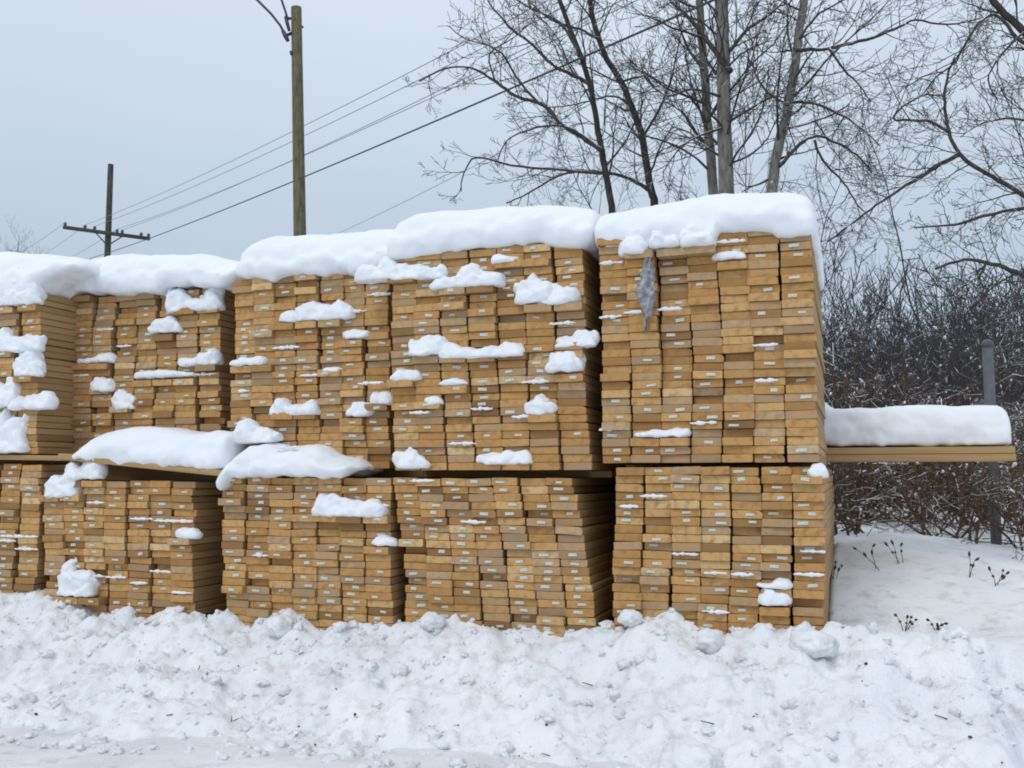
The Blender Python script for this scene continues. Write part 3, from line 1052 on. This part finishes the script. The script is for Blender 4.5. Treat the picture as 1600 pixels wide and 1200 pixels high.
me.from_pydata([tuple(Vector(v) - p0) for v in V], [], Fc); me.update()
me.polygons.foreach_set("use_smooth", [True] * len(Fc))
o = obj("plastic_scrap", me, k.m); o.location = p0
sm = o.modifiers.new("thick", 'SOLIDIFY'); sm.thickness = 0.002
tag(o, "torn grey plastic scrap hanging under the highest snow cap", "plastic scrap")


# ------------------------------------------------------------------ ploughed rubble and lumps
def ico_lump(c, r, rng, sub, rough=1.0):
    import bmesh
    bm = bmesh.new()
    bmesh.ops.create_icosphere(bm, subdivisions=sub, radius=1.0)
    s = Vector((rng.uniform(0, 50), rng.uniform(0, 50), rng.uniform(0, 50)))
    sx, sy, sz = r * rng.uniform(0.8, 1.3), r * rng.uniform(0.8, 1.3), r * rng.uniform(0.6, 1.0)
    rot = Matrix.Rotation(rng.uniform(0, 6.3), 3, 'Z')
    vs = []
    for v in bm.verts:
        p = v.co
        d = 1 + rough * (0.50 * mnoise.noise(p * 1.4 + s) + 0.36 * mnoise.noise(p * 3.1 + s) + (0.18 * mnoise.noise(p * 7.1 + s) if sub > 2 else 0))
        q = rot @ Vector((p.x * d * sx, p.y * d * sy, p.z * d * sz))
        vs.append(q + Vector(c))
    fs = [tuple(v.index for v in f.verts) for f in bm.faces]
    bm.free()
    return vs, fs


mb = MB()
rng = random.Random(21)
N = 1600
xs = np.array([rng.uniform(-3.6, 2.6) for _ in range(N)])
vv = np.array([(rng.random() ** 1.2) * 1.35 - 0.04 for _ in range(N)])
for i in range(N):
    pass
# lay the lumps by distance along and in front of the stacks
qq = np.array([rng.uniform(-3.6, 2.5) for _ in range(N)])
PX = qq * CA + (-vv) * SA
PY = Y0 - qq * SA + (-vv) * CA
PZ = snow_h(PX[None, :], PY[None, :])[0]
for i in range(N):
    if PZ[i] < -0.04 or PY[i] < 2.7: continue
    PZ[i] = max(PZ[i], 0.004)
    r = 0.006 + 0.026 * rng.random() ** 4.5
    if vv[i] < 0.06: r *= 1.25
    vs, fs = ico_lump((PX[i], PY[i], PZ[i] - r * 0.10), r, rng, 2 if r < 0.014 else 3)
    mb.add(vs, fs)
o = mb.build("snow_rubble", M_BANK)
tag(o, "loose clods of ploughed snow strewn over the roadside bank", "snow rubble", kind="stuff")

for (px, py, dep, r, lab) in ((1269, 962, -0.16, 0.085, "round snow lump at the foot of the lower end bundle"),
                              (440, 968, -0.14, 0.085, "peaked snow lump on the bank below the curving bundle"),
                              (1085, 1168, -0.78, 0.095, "half buried snow boulder at the near edge of the bank"),
                              (676, 972, -0.10, 0.055, "snow lump on the bank crest below the leaning bundle"),
                              (1110, 978, -0.12, 0.06, "snow lump on the bank crest below the lower end bundle"),
                              (985, 975, -0.10, 0.05, "snow lump on the bank crest beside the dark lower gap")):
    q, z = hit(px, py, dep)
    p = F(q, dep, z)
    vs, fs = ico_lump((0, 0, 0), r, random.Random(px), 4, 0.45)
    m = MB(); m.add(vs, fs)
    g = gz(p.x, p.y)
    o = m.build("snow_lump", M_BANK)
    o.location = (p.x, p.y, g + r * 0.5)
    tag(o, lab, "snow lump", "big snow lumps on the bank")

mb = MB()
rng = random.Random(8)
for _ in range(45):
    px, py = rng.uniform(0, 1600), rng.uniform(985, 1195)
    if rng.random() < 0.35: px, py = rng.gauss(760, 180), rng.gauss(1150, 22)
    dep = -0.1 - (py - 985) / 215 * 0.9
    q, _z = hit(px, py, dep)
    p = F(q, dep, 0)
    z = max(gz(p.x, p.y), 0.0)
    r = 0.002 + 0.006 * rng.random() ** 2.5
    vs, fs = ico_lump((p.x, p.y, z + r * 0.2), r, rng, 2)
    mb.add(vs, fs)
for _ in range(24):
    px, py = rng.uniform(40, 1500), rng.uniform(1000, 1180)
    dep = -0.1 - (py - 985) / 215 * 0.9
    q, _z = hit(px, py, dep)
    p = F(q, dep, 0)
    z = max(gz(p.x, p.y), 0.0) + 0.006
    a = rng.uniform(0, 3.1); L = rng.uniform(0.02, 0.07)
    mb.tube([(p.x, p.y, z), (p.x + math.cos(a) * L, p.y + math.sin(a) * L, z + 0.01)], [0.0025, 0.0015], 4)
o = mb.build("bark_debris", M_DEBRIS)
tag(o, "dark bits of bark and grit scattered over the ploughed snow", "debris", kind="stuff")


# ------------------------------------------------------------------ bare trees
def vrand(rng):
    while True:
        v = Vector((rng.uniform(-1, 1), rng.uniform(-1, 1), rng.uniform(-1, 1)))
        if 0.05 < v.length < 1: return v.normalized()


def twig(mb, p, d, L, r, depth, rng, up=0.10, kids=(3, 5), wob=0.22, rmin=0.0028, sides=3, snow=None):
    n = 5 if depth > 0 else 4
    pts, rad, dirs = [p], [r], [d]
    st = L / n
    for i in range(n):
        d = (d + vrand(rng) * wob + Vector((0, 0, up))).normalized()
        p = p + d * st
        pts.append(p); dirs.append(d)
        rad.append(max(rmin, r * (1 - 0.75 * (i + 1) / n)))
    mb.tube(pts, rad, sides if r < 0.02 else 5, cap=False)
    if snow is not None and rng.random() < 0.12:
        i = rng.randrange(1, n)
        s = 0.006 + 0.018 * rng.random() ** 2
        snow.append((pts[i - 1], pts[i], s))
    if depth <= 0: return
    k = rng.randint(*kids)
    for j in range(k):
        u = 0.22 + 0.75 * (j + rng.random() * 0.8) / k
        i = min(int(u * n), n - 1)
        q = pts[i].lerp(pts[i + 1], u * n - i)
        ax = dirs[i].cross(vrand(rng))
        if ax.length < 0.05: continue
        dd = Matrix.Rotation(rng.uniform(0.5, 1.05), 3, ax.normalized()) @ dirs[i]
        twig(mb, q, dd, L * rng.uniform(0.32, 0.62) * (1.1 - 0.4 * u), max(rmin, rad[i] * 0.6), depth - 1, rng, up, kids, wob, rmin, sides, snow)


def polyline3(px_pts, Y, rng, dy=0.0):
    out, y = [], Y
    for i, (x, yy) in enumerate(px_pts):
        out.append(at(x, yy, y))
        y += rng.uniform(-0.5, 0.5) * abs(dy) + dy * 0.5
    # smooth by Catmull-Rom
    res = []
    for i in range(len(out) - 1):
        p0, p1, p2, p3 = out[max(i - 1, 0)], out[i], out[i + 1], out[min(i + 2, len(out) - 1)]
        for t in (0, 0.25, 0.5, 0.75):
            t2, t3 = t * t, t * t * t
            res.append(0.5 * ((2 * p1) + (p2 - p0) * t + (2 * p0 - 5 * p1 + 4 * p2 - p3) * t2 + (3 * p1 - p0 - 3 * p2 + p3) * t3))
    res.append(out[-1])
    return [p + vrand(rng) * 0.006 for p in res]


def sprout(mb, line, r0, r1, rng, gap, Lr, depth, side=None, start=0.1, up=0.03, kids=(3, 5), wob=0.27, snow=None):
    tot = sum((b - a).length for a, b in zip(line, line[1:]))
    acc, nxt = 0.0, tot * start
    for a, b in zip(line, line[1:]):
        seg = (b - a).length
        while nxt < acc + seg:
            u = (nxt - acc) / seg
            p = a.lerp(b, u)
            t = (b - a).normalized()
            dd = Matrix.Rotation(rng.uniform(0.6, 1.15), 3, t.cross(vrand(rng)).normalized()) @ t
            if side: dd = (dd + Vector(side) * 0.5).normalized()
            f = nxt / tot
            L = rng.uniform(*Lr) * (1.15 - 0.65 * f)
            r = (r0 + (r1 - r0) * f) * 0.40
            twig(mb, p, dd, L, min(max(r, 0.0065), 0.018), depth, rng, up, kids, wob, snow=snow)
            nxt += gap * rng.uniform(0.6, 1.4)
        acc += seg


def ground_under(p):
    return Vector((p.x, p.y, gz(p.x, p.y) - 0.1))


def tree(label, Y, trunk_px, limbs, rpx, seed, mat_trunk, gap=0.22, Lr=(0.5, 1.5), depth=2, trunk_sprout=True, dens=(3, 5)):
    """trunk_px: photo positions from low to high; limbs: (points, start radius px, depth drift)"""
    rng = random.Random(seed)
    s = Y / FPX
    line = polyline3(trunk_px, Y, rng, 0.15)
    foot = ground_under(line[0] + (line[0] - line[4]).normalized() * 0.3)
    line = [foot, foot.lerp(line[0], 0.5)] + line
    r0, r1 = rpx[0] * s, rpx[1] * s
    n = len(line)
    root = empty("bare_tree", foot)
    tag(root, label, "tree", "bare winter trees behind the lumber")
    tm, cm_ = MB(), MB()
    loc = lambda L_: [p - foot for p in L_]
    line = loc(line)
    rad = [(r0 * 1.15 if i < 2 else r0 + (r1 - r0) * (i - 2) / (n - 3)) for i in range(n)]
    tm.tube(line, rad, 9)
    if trunk_sprout:
        sprout(cm_, line[2:], r0, r1, rng, gap, Lr, depth, kids=dens)
    for pts, rp, dy in limbs:
        ll = loc(polyline3(pts, Y + rng.uniform(-0.1, 0.1), rng, dy))
        ra, rb = rp * s * 0.85, max(rp * s * 0.26, 0.005)
        m = len(ll)
        cm_.tube(ll, [ra + (rb - ra) * i / (m - 1) for i in range(m)], 6)
        sprout(cm_, ll, ra, rb, rng, gap * 0.8, (Lr[0] * 0.7, Lr[1] * 0.8), depth, kids=dens)
    tm.build("trunk", mat_trunk, root)
    cm_.build("crown", M_TWIG, root)
    return root


tree("dark slender bare tree with long boughs arching left over the lumber", 11.0,
     [(956, 322), (948, 280), (941, 238), (932, 190), (922, 135), (908, 90), (890, 45), (872, -10), (862, -60)],
     [([(941, 236), (905, 212), (875, 192), (850, 165), (806, 150), (775, 128), (735, 106), (695, 108), (655, 128)], 5.0, 0.06),
      ([(920, 130), (888, 114), (862, 100), (832, 70), (800, 45), (770, 12), (750, -20)], 4.2, -0.08),
      ([(950, 270), (905, 268), (860, 264), (800, 258), (745, 246), (725, 270), (720, 300)], 3.6, 0.1),
      ([(940, 235), (900, 205), (860, 196), (820, 205), (790, 222), (778, 250)], 3.0, 0.12),
      ([(905, 85), (880, 40), (850, 22), (815, 5), (790, -20)], 3.0, 0.1),
      ([(846, 164), (812, 128), (785, 85), (760, 70), (725, 60), (700, 40)], 2.6, 0.05),
      ([(775, 128), (765, 85), (800, 60), (830, 35)], 2.0, 0.0)],
     (5.6, 3.6), 11, M_BARK_DARK, gap=0.26, Lr=(0.5, 1.4), dens=(3, 5))
tree("dark bare tree bending left as it rises, nearest the cable's crossing", 11.6,
     [(1022, 312), (1012, 270), (1004, 215), (988, 170), (972, 130), (948, 92), (934, 55), (924, 15), (918, -40)],
     [([(1018, 300), (985, 280), (950, 270), (905, 268), (870, 276), (825, 302), (790, 318)], 4.0, 0.05),
      ([(985, 165), (960, 150), (930, 155), (890, 165), (850, 168)], 2.6, 0.1),
      ([(935, 62), (905, 45), (870, 35), (840, 15), (815, -10)], 3.0, 0.1),
      ([(1004, 215), (1030, 170), (1050, 120), (1060, 70), (1070, 20)], 3.0, 0.12),
      ([(970, 128), (1010, 118), (1045, 135), (1075, 150)], 2.6, 0.12)],
     (6.4, 3.8), 12, M_BARK_DARK, gap=0.20, Lr=(0.5, 1.6), dens=(4, 5))
tree("thickest grey trunk rising straight behind the highest snow cap", 10.6,
     [(1136, 312), (1134, 250), (1132, 190), (1131, 130), (1130, 60), (1128, 0), (1128, -70)],
     [([(1142, 112), (1118, 82), (1088, 40), (1062, 15), (1030, -15)], 6.0, 0.06),
      ([(1136, 235), (1112, 215), (1096, 180), (1080, 130), (1070, 80)], 3.5, 0.12),
      ([(1140, 80), (1170, 45), (1205, 20), (1240, -15)], 4.2, 0.06),
      ([(1138, 190), (1180, 165), (1210, 150), (1238, 160)], 3.0, 0.1),
      ([(1140, 255), (1175, 240), (1200, 215), (1215, 180)], 2.6, 0.1),
      ([(1126, 150), (1080, 140), (1045, 150), (1015, 130), (1000, 100)], 3.0, 0.12),
      ([(1128, 200), (1085, 215), (1055, 240), (1035, 270)], 2.6, 0.1)],
     (12.5, 10.0), 13, M_BARK_PALE, gap=0.15, Lr=(0.5, 1.8), dens=(4, 5))
tree("grey bare trunk standing just left of the thickest one", 11.0,
     [(1116, 312), (1112, 260), (1106, 200), (1103, 140), (1098, 80), (1094, 20), (1092, -50)],
     [([(1110, 230), (1085, 205), (1065, 175), (1040, 160)], 3.0, 0.12),
      ([(1100, 110), (1078, 80), (1062, 40), (1055, 0)], 3.2, 0.1),
      ([(1106, 190), (1130, 150), (1165, 120), (1190, 95)], 2.6, 0.1)],
     (8.2, 6.0), 14, M_BARK_PALE, gap=0.18, Lr=(0.5, 1.7), dens=(4, 5))
tree("pale grey bare tree leaning right, above the end bundle's corner", 10.2,
     [(1204, 312), (1208, 280), (1215, 235), (1230, 175), (1241, 110), (1248, 55), (1256, 0), (1262, -60)],
     [([(1244, 78), (1290, 76), (1320, 70), (1365, 58), (1405, 42), (1430, 32), (1480, 38), (1535, 28)], 4.5, 0.08),
      ([(1218, 260), (1250, 225), (1275, 213), (1305, 222), (1340, 243), (1362, 270)], 4.2, 0.08),
      ([(1240, 160), (1275, 162), (1310, 178), (1345, 200), (1375, 228)], 3.4, 0.1),
      ([(1296, 75), (1320, 110), (1345, 135), (1360, 160)], 2.6, 0.05),
      ([(1250, 60), (1275, 25), (1300, 10), (1330, -5)], 3.0, 0.1),
      ([(1272, 218), (1285, 250), (1318, 285), (1340, 320), (1370, 350)], 2.8, 0.05),
      ([(1232, 165), (1200, 145), (1180, 115), (1165, 75)], 2.8, 0.1)],
     (9.0, 6.6), 15, M_BARK_PALE, gap=0.17, Lr=(0.5, 1.7), dens=(4, 5))
tree("dark tree at the right picture edge sending crooked boughs leftward", 9.0,
     [(1760, 640), (1745, 480), (1720, 330), (1690, 180), (1640, 90), (1590, 40), (1555, 5), (1530, -40)],
     [([(1720, 380), (1640, 330), (1600, 305), (1560, 282), (1525, 262), (1500, 240), (1482, 205), (1476, 160), (1480, 120), (1492, 88)], 6.0, 0.03),
      ([(1500, 240), (1470, 256), (1440, 275), (1405, 296), (1370, 320), (1330, 350), (1292, 378)], 4.6, 0.05),
      ([(1484, 208), (1455, 190), (1420, 188), (1396, 185), (1420, 160), (1450, 148), (1476, 150)], 3.6, 0.04),
      ([(1640, 92), (1590, 60), (1560, 25), (1530, 35), (1505, 75), (1490, 100), (1462, 120), (1440, 150)], 4.0, 0.04),
      ([(1690, 200), (1620, 190), (1570, 185), (1530, 195), (1500, 215)], 3.2, 0.05),
      ([(1720, 340), (1650, 325), (1590, 327), (1545, 335), (1500, 350), (1460, 354), (1428, 356)], 5.0, 0.03),
      ([(1740, 500), (1660, 450), (1600, 430), (1560, 415), (1520, 406), (1490, 409), (1462, 420)], 6.5, 0.02),
      ([(1540, 408), (1535, 425), (1518, 440), (1495, 452)], 2.6, 0.02),
      ([(1600, 50), (1560, 90), (1545, 125), (1560, 160)], 2.6, 0.05)],
     (9.0, 5.0), 16, M_BARK_DARK, gap=0.18, Lr=(0.4, 1.3), dens=(3, 5))

# slighter trees farther back that fill the tangle of twigs
BACK = [(1060, 15.5, 5, "slim bare sapling between the cable tree and the grey trunks"),
        (985, 17.0, 5, "thin bare tree far behind, between the two dark leaning trunks"),
        (890, 19.0, 4, "small spreading bare tree peeping over the chain bundle's snow cap"),
        (1165, 14.5, 5, "slim bare tree between the thickest trunk and the leaning pale one"),
        (1285, 15.0, 5, "slim bare tree rising past the end bundle's snowy corner"),
        (1425, 15.5, 5, "twiggy bare tree behind the crooked boughs"),
        (1235, 17.0, 5, "thin bare tree far behind the pale leaning trunk"),
        (1110, 18.5, 5, "thin bare tree far behind the paired grey trunks"),
        (1460, 19.0, 5, "thin bare tree far behind the snow covered low bough"),
        (1640, 13.0, 5, "bare tree mostly beyond the right picture edge")]
for i, (px, Y, w, lab) in enumerate(BACK):
    rng = random.Random(60 + i)
    foot = at(px, 700, Y)
    foot.z = gz(foot.x, foot.y) - 0.05
    root = empty("bare_tree", foot)
    tag(root, lab, "tree", "bare winter trees behind the lumber")
    tm, cm_ = MB(), MB()
    Ht = {890: 3.9}.get(px, rng.uniform(5.5, 9.0))
    if px == 1350 or px == 1285: Ht = 5.0
    line = [Vector((0, 0, 0))]
    d = Vector((rng.uniform(-0.12, 0.12), rng.uniform(-0.1, 0.1), 1)).normalized()
    for k in range(14):
        d = (d + vrand(rng) * 0.22 + Vector((0, 0, 0.05))).normalized()
        line.append(line[-1] + d * Ht / 14)
    r0 = w * 0.45 * Y / FPX
    tm.tube(line, [r0 * (1 - 0.8 * k / 14) for k in range(15)], 6)
    sprout(cm_, line, r0, r0 * 0.25, rng, 0.17, (0.8, 2.4), 2, start=0.2, up=0.05, kids=(3, 6), wob=0.24)
    tm.build("trunk", M_TWIG, root)
    cm_.build("crown", M_TWIG, root)

# faint bare trees on the skyline beyond the leftmost bundle
for i, (px, pyt, Y, lab) in enumerate(((8, 335, 60.0, "faint distant bare tree at the left picture edge"), (38, 362, 66.0, "smaller faint distant bare tree beside the left picture edge"),
                                       (-25, 345, 62.0, "faint distant bare tree cut by the left picture edge"))):
    rng = random.Random(160 + i)
    foot = at(px, 760, Y); foot.z = -0.1
    Ht = at(px, pyt, Y).z - foot.z
    root = empty("bare_tree", foot)
    tag(root, lab, "tree", "distant bare trees")
    tm, cm_ = MB(), MB()
    line = [Vector((rng.uniform(-0.2, 0.2), 0, Ht * 0.9 * k / 8)) for k in range(9)]
    tm.tube(line, [0.16 * (1 - 0.85 * k / 8) for k in range(9)], 6)
    sprout(cm_, line, 0.1, 0.03, rng, 0.22, (1.2, 3.8), 2, start=0.25, up=0.12, kids=(4, 6), wob=0.2)
    tm.build("trunk", M_BARK_PALE, root)
    cm_.build("crown", M_BARK_PALE, root)


# ------------------------------------------------------------------ thicket and shrubs at the right
def stems(mb, rng, n, ulo, uhi, ylo, yhi, hlo, hhi, depth=2, kids=(4, 6), r=(0.006, 0.014), lean=0.25, snow=None, rmin=0.003, up=0.12):
    for _ in range(n):
        Y = ylo + (yhi - ylo) * rng.random()
        u = rng.uniform(ulo, uhi)
        x = u * Y
        z = gz(x, Y) - 0.05
        d = Vector((rng.gauss(0, lean), rng.gauss(0, lean), 1)).normalized()
        twig(mb, Vector((x, Y, z)), d, rng.uniform(hlo, hhi), rng.uniform(*r), depth, rng, up, kids, 0.2, rmin, 3, snow)


def flecks(mb, rng, spots):
    for a, b, s in spots:                       # a ridge of snow lying along a piece of twig
        up = Vector((0, 0, s * 0.45))
        e = a.lerp(b, rng.uniform(0.4, 1.0))
        mb.tube([a + up * 0.3, a.lerp(e, 0.3) + up, a.lerp(e, 0.7) + up, e + up * 0.3], [s * 0.25, s * rng.uniform(0.6, 0.9), s * rng.uniform(0.4, 0.9), s * 0.2], 5)


mb, spots = MB(), []
rng = random.Random(5)
stems(mb, rng, 120, 0.20, 0.62, 10.5, 13.0, 1.0, 2.2, snow=spots)
stems(mb, rng, 240, 0.18, 0.62, 13.0, 18.0, 1.6, 3.0, r=(0.009, 0.018), rmin=0.0045, snow=spots)
stems(mb, rng, 300, 0.12, 0.66, 18.0, 30.0, 2.2, 4.4, r=(0.014, 0.03), rmin=0.008)
stems(mb, rng, 420, 0.05, 0.70, 30.0, 50.0, 3.5, 7.0, r=(0.025, 0.05), rmin=0.016, depth=2, kids=(5, 7))
o = mb.build("thicket", M_THICK)
tag(o, "dense dark thicket of bare snow flecked brush behind the post", "thicket", kind="stuff")
mb = MB()
flecks(mb, random.Random(6), spots)
o = mb.build("snow_flecks", M_CAP)
tag(o, "little flecks of snow caught in the dark thicket twigs", "snow", kind="stuff")

SHRUB_SNOW = []
SHR = [(1330, 8.4, 1.35, "brown dry shrub close beside the lower end bundle"), (1395, 8.8, 1.2, "brown dry shrub under the left half of the jutting boards"),
       (1450, 8.2, 1.1, "low brown dry shrub below the middle of the jutting boards"), (1500, 9.0, 1.35, "brown dry shrub just left of the grey steel post"),
       (1530, 8.0, 0.9, "low tangled dry shrub at the foot of the grey steel post"), (1590, 7.6, 1.0, "brown dry shrub at the right picture edge"),
       (1360, 9.6, 1.9, "taller brown shrub rising behind the snow roll's left half"), 
       (1320, 7.4, 0.75, "short brown twiggy shrub in the snow against the lower end bundle"), (1470, 7.3, 0.7, "short brown twiggy shrub at the top of the drift"),
       (1600, 6.7, 0.8, "short spreading brown shrub by the right picture edge"),
       (1575, 9.4, 1.8, "taller dark shrub just right of the grey steel post")]
for i, (px, Y, H_, lab) in enumerate(SHR):
    rng = random.Random(300 + i)
    foot = at(px, 840, Y); foot.z = gz(foot.x, foot.y) - 0.03
    root = empty("bare_shrub", foot)
    tag(root, lab, "shrub", "dry shrubs at the edge of the snow")
    sm_, tw, sp_ = MB(), MB(), []
    for _ in range(rng.randint(9, 13)):
        d = Vector((rng.gauss(0, 0.55), rng.gauss(0, 0.4), 1)).normalized()
        p = Vector((rng.gauss(0, 0.12), rng.gauss(0, 0.1), 0))
        line, q = [p], p
        for k in range(6):
            d = (d + vrand(rng) * 0.2 + Vector((0, 0, -0.03))).normalized()
            q = q + d * H_ / 6
            line.append(q)
        sm_.tube(line, [0.010 * (1 - 0.6 * k / 6) for k in range(7)], 4)
        sprout(tw, line, 0.012, 0.005, rng, 0.13, (0.2, 0.6), 1, start=0.1, up=0.0, kids=(4, 6), wob=0.35, snow=sp_)
    sm_.build("stem", M_BROWN, root)
    tw.build("crown", M_BROWN, root)
    SHRUB_SNOW += [(a + foot, b + foot, s * 0.8) for a, b, s in sp_]

mb = MB()
flecks(mb, random.Random(9), SHRUB_SNOW)
o = mb.build("snow_flecks", M_CAP)
tag(o, "flecks of snow lodged in the dry brown shrubs under the jutting boards", "snow", kind="stuff")

# dead weeds poking out of the drift
WEEDS = [(1412, 985, 0.10, "curled dark weed tuft poking out of the near drift", 1), (1460, 985, 0.07, "short dark weed stalk beside the curled tuft", 2),
         (1516, 905, 0.16, "taller dead weed with dark seed heads on the drift", 3), (1552, 915, 0.12, "single dead weed stalk near the right picture edge", 4),
         (1372, 890, 0.22, "dead weed arching over the drift beside the end bundle", 5), (1405, 880, 0.16, "thin dead grass tuft in the middle of the drift", 6),
         (1302, 905, 0.12, "dark weed clump tucked against the lower end bundle", 9)]
for px, py, H_, lab, sd_ in WEEDS:
    rng = random.Random(500 + sd_)
    # march down the view ray until it meets the snow
    d = ray(px, py)
    Y = 3.5
    while Y < 9 and at(px, py, Y).z > gz(at(px, py, Y).x, Y): Y += 0.03
    p = at(px, py, Y)
    root = empty("dead_weed", (p.x, p.y, gz(p.x, p.y) - 0.01))
    tag(root, lab, "weed", "dead weeds in the drift")
    st, hd = MB(), MB()
    s = 1.0
    for _ in range(rng.randint(2, 4)):
        d = Vector((rng.gauss(0, 0.35), rng.gauss(0, 0.3), 1.0)).normalized()
        q = Vector((rng.gauss(0, 0.012), rng.gauss(0, 0.012), 0)); line = [q]
        for k in range(6):
            d = (d + vrand(rng) * 0.22 + Vector((0, 0, -0.09))).normalized()
            q = q + d * H_ * 0.95 / 6; line.append(q)
        st.tube(line, [0.0024 * (1 - 0.5 * k / 6) for k in range(7)], 4)
        for k in (3, 5):
            e = line[k + 1] + vrand(rng) * 0.012
            hd = MB()
            hd.tube([line[k], line[k].lerp(e, 0.3), line[k].lerp(e, 0.6), e], [0.002, 0.006, 0.0075, 0.002], 6)
            hd.build("seed_head", M_DEBRIS, root)
    st.build("stem", M_BROWN, root)

# grey steel post among the shrubs
Y = 6.98
p = at(1557, 850, Y); top = at(1556, 538, Y)
g = gz(p.x, p.y) - 0.1
root = empty("steel_post", (p.x, p.y, g))
tag(root, "round grey steel post standing among the dry shrubs", "post")
m = MB(); m.tube([(0, 0, 0), (0, 0, top.z - g)], [0.037, 0.037], 16); m.build("pole", M_METAL, root)
m = MB(); m.tube([(0, 0, top.z - g - 0.02), (0, 0, top.z - g + 0.015), (0, 0, top.z - g + 0.035)], [0.040, 0.040, 0.02], 16); m.build("cap", M_METAL, root)

# ------------------------------------------------------------------ utility poles and wires
Y = 20.0
top = at(463, 12, Y); low = at(468.5, 366, Y)
d = (low - top).normalized()
foot = top + d * ((top.z + 0.1) / -d.z)
root = empty("utility_pole", foot)
tag(root, "tall greenish brown utility pole with a curved lamp arm", "utility pole", "utility poles")
n = 12
line = [(foot.lerp(top, i / n)) - foot for i in range(n + 1)]
m = MB(); m.tube(line, [0.155 - 0.045 * i / n for i in range(n + 1)], 18); m.build("pole", M_POLE, root)
m = MB()
for x0, y0, x1, y1, rr in ((446, 26, 452, 48, 0.04), (442, 48, 450, 64, 0.05)):
    a, b = at(x0, y0, Y - 0.12) - foot, at(x1, y1, Y - 0.12) - foot
    m.tube([a, a.lerp(b, 0.5), b], [rr * 0.8, rr, rr * 0.8], 8)
m.tube([at(446, 56, Y - 0.05) - foot, at(460, 50, Y) - foot], [0.035, 0.035], 8)
m.tube([at(448, 28, Y - 0.05) - foot, at(460, 30, Y) - foot], [0.03, 0.03], 8)
m.tube([at(454, 80, Y - 0.1) - foot, at(456, 86, Y - 0.1) - foot], [0.03, 0.03], 8)
m.tube([at(470, 40, Y - 0.1) - foot, at(474, 43, Y - 0.1) - foot], [0.02, 0.02], 8)
m.build("bracket", M_HARD, root)
arm = MB()
a1 = [at(x, y, Y - 0.12) - foot for x, y in ((446, 55), (438, 40), (424, 22), (404, 2), (380, -20), (352, -38), (330, -48))]
arm.tube(a1, [0.026] * len(a1), 8)
arm_ob = arm.build("lamp_arm", M_HARD, root)
br = MB()
a2 = [at(x, y, Y - 0.12) - foot for x, y in ((450, 32), (446, 18), (440, 0), (428, -20), (400, -36), (352, -40))]
br.tube(a2, [0.024] * len(a2), 8)
br.build("lamp_brace", M_HARD, root)
lh = MB()
c0 = a1[-1]
lh.tube([c0 + Vector((0.05, 0, 0)), c0 + Vector((-0.12, 0, 0.0)), c0 + Vector((-0.42, 0, -0.02)), c0 + Vector((-0.5, 0, -0.02))], [0.04, 0.11, 0.10, 0.03], 12)
lh.build("lamp_head", M_LAMP, root)

YF = 42.0
top = at(173, 257, YF); low = at(168, 398, YF)
d = (low - top).normalized()
foot2 = top + d * ((top.z + 0.1) / -d.z)
root2 = empty("utility_pole", foot2)
tag(root2, "distant dark utility pole with one crossarm below its top", "utility pole", "utility poles")
line = [(foot2.lerp(top, i / 8)) - foot2 for i in range(9)]
m = MB(); m.tube(line, [0.17 - 0.05 * i / 8 for i in range(9)], 12); m.build("pole", M_POLE_OLD, root2)
A, B = at(99, 355, YF - 0.3) - foot2, at(234, 373, YF - 0.15) - foot2
m = MB(); m.tube([A, A.lerp(B, 0.5), B], [0.085] * 3, 4); ca_ = m.build("crossarm", M_POLE_OLD, root2)
m = MB()
for u0, yoff in ((0.36, 395), (0.70, 390)):
    m.tube([A.lerp(B, u0), at(168, 384, YF - 0.2) - foot2], [0.03, 0.03], 6)
m.build("arm_brace", M_HARD, root2)
INS = []
for u in (0.02, 0.25, 0.36, 0.62, 0.68, 0.90, 0.985):
    p = A.lerp(B, u)
    m = MB()
    m.tube([p + Vector((0, 0, 0.08)), p + Vector((0, 0, 0.13)), p + Vector((0, 0, 0.2)), p + Vector((0, 0, 0.23))], [0.04, 0.075, 0.065, 0.03], 8)
    m.build("insulator", M_GLASS, root2)
    INS.append(p + Vector((0, 0, 0.23)) + foot2)


def wire(a, b, sag, r, label, mat=M_WIRE_FAR, n=28, name="power_line"):
    a, b = Vector(a), Vector(b)
    mid = (a + b) / 2
    m = MB()
    pts = []
    for i in range(n + 1):
        u = i / n
        p = a.lerp(b, u); p.z -= sag * 4 * u * (1 - u)
        pts.append(p - a)
    m.tube(pts, [r] * (n + 1), 5)
    o = m.build(name, mat)
    o.location = a
    tag(o, label, "power line", "overhead wires")


# each wire runs from the far crossarm to a pole beyond the upper right of the frame
def through(a, px, py, Y):
    """end point beyond (px, py) at depth Y so that the wire passes that photo position"""
    return at(px, py, Y)


for idx, pts_, lab in ((1, (1000, -76, 14.0), "uppermost thin grey wire of the fan behind the nearer pole"),
                       (2, (1000, -50, 14.0), "second thin grey wire from the top of the fan"),
                       (4, (1000, -14, 14.0), "third thin grey wire from the top of the fan"),
                       (3, (1000, -2, 14.0), "fourth thin grey wire, lowest of the thin fan")):
    wire(INS[idx], at(*pts_), 0.25, 0.0085, lab)
# thick dark cable, in front of the trees
wire(at(140, 404, 44.0), at(1330, -95, 8.0), 0.20, 0.014, "thick dark cable crossing in front of the bare trees", M_WIRE, 40, "power_cable")
wire(at(430, 405, 60.0), at(1000, 120, 22.0), 0.3, 0.011, "single faint wire low between the nearer pole and the trees")
for idx, (px, py), lab in ((0, (20, 400), "faint wire running off left from the crossarm's outer tip"), (1, (50, 408), "faint wire running off left from the middle of the crossarm"),
                           (3, (90, 412), "faint wire dropping left below the crossarm near the pole")):
    wire(INS[idx], at(px, py, 58.0), 0.1, 0.010, lab)
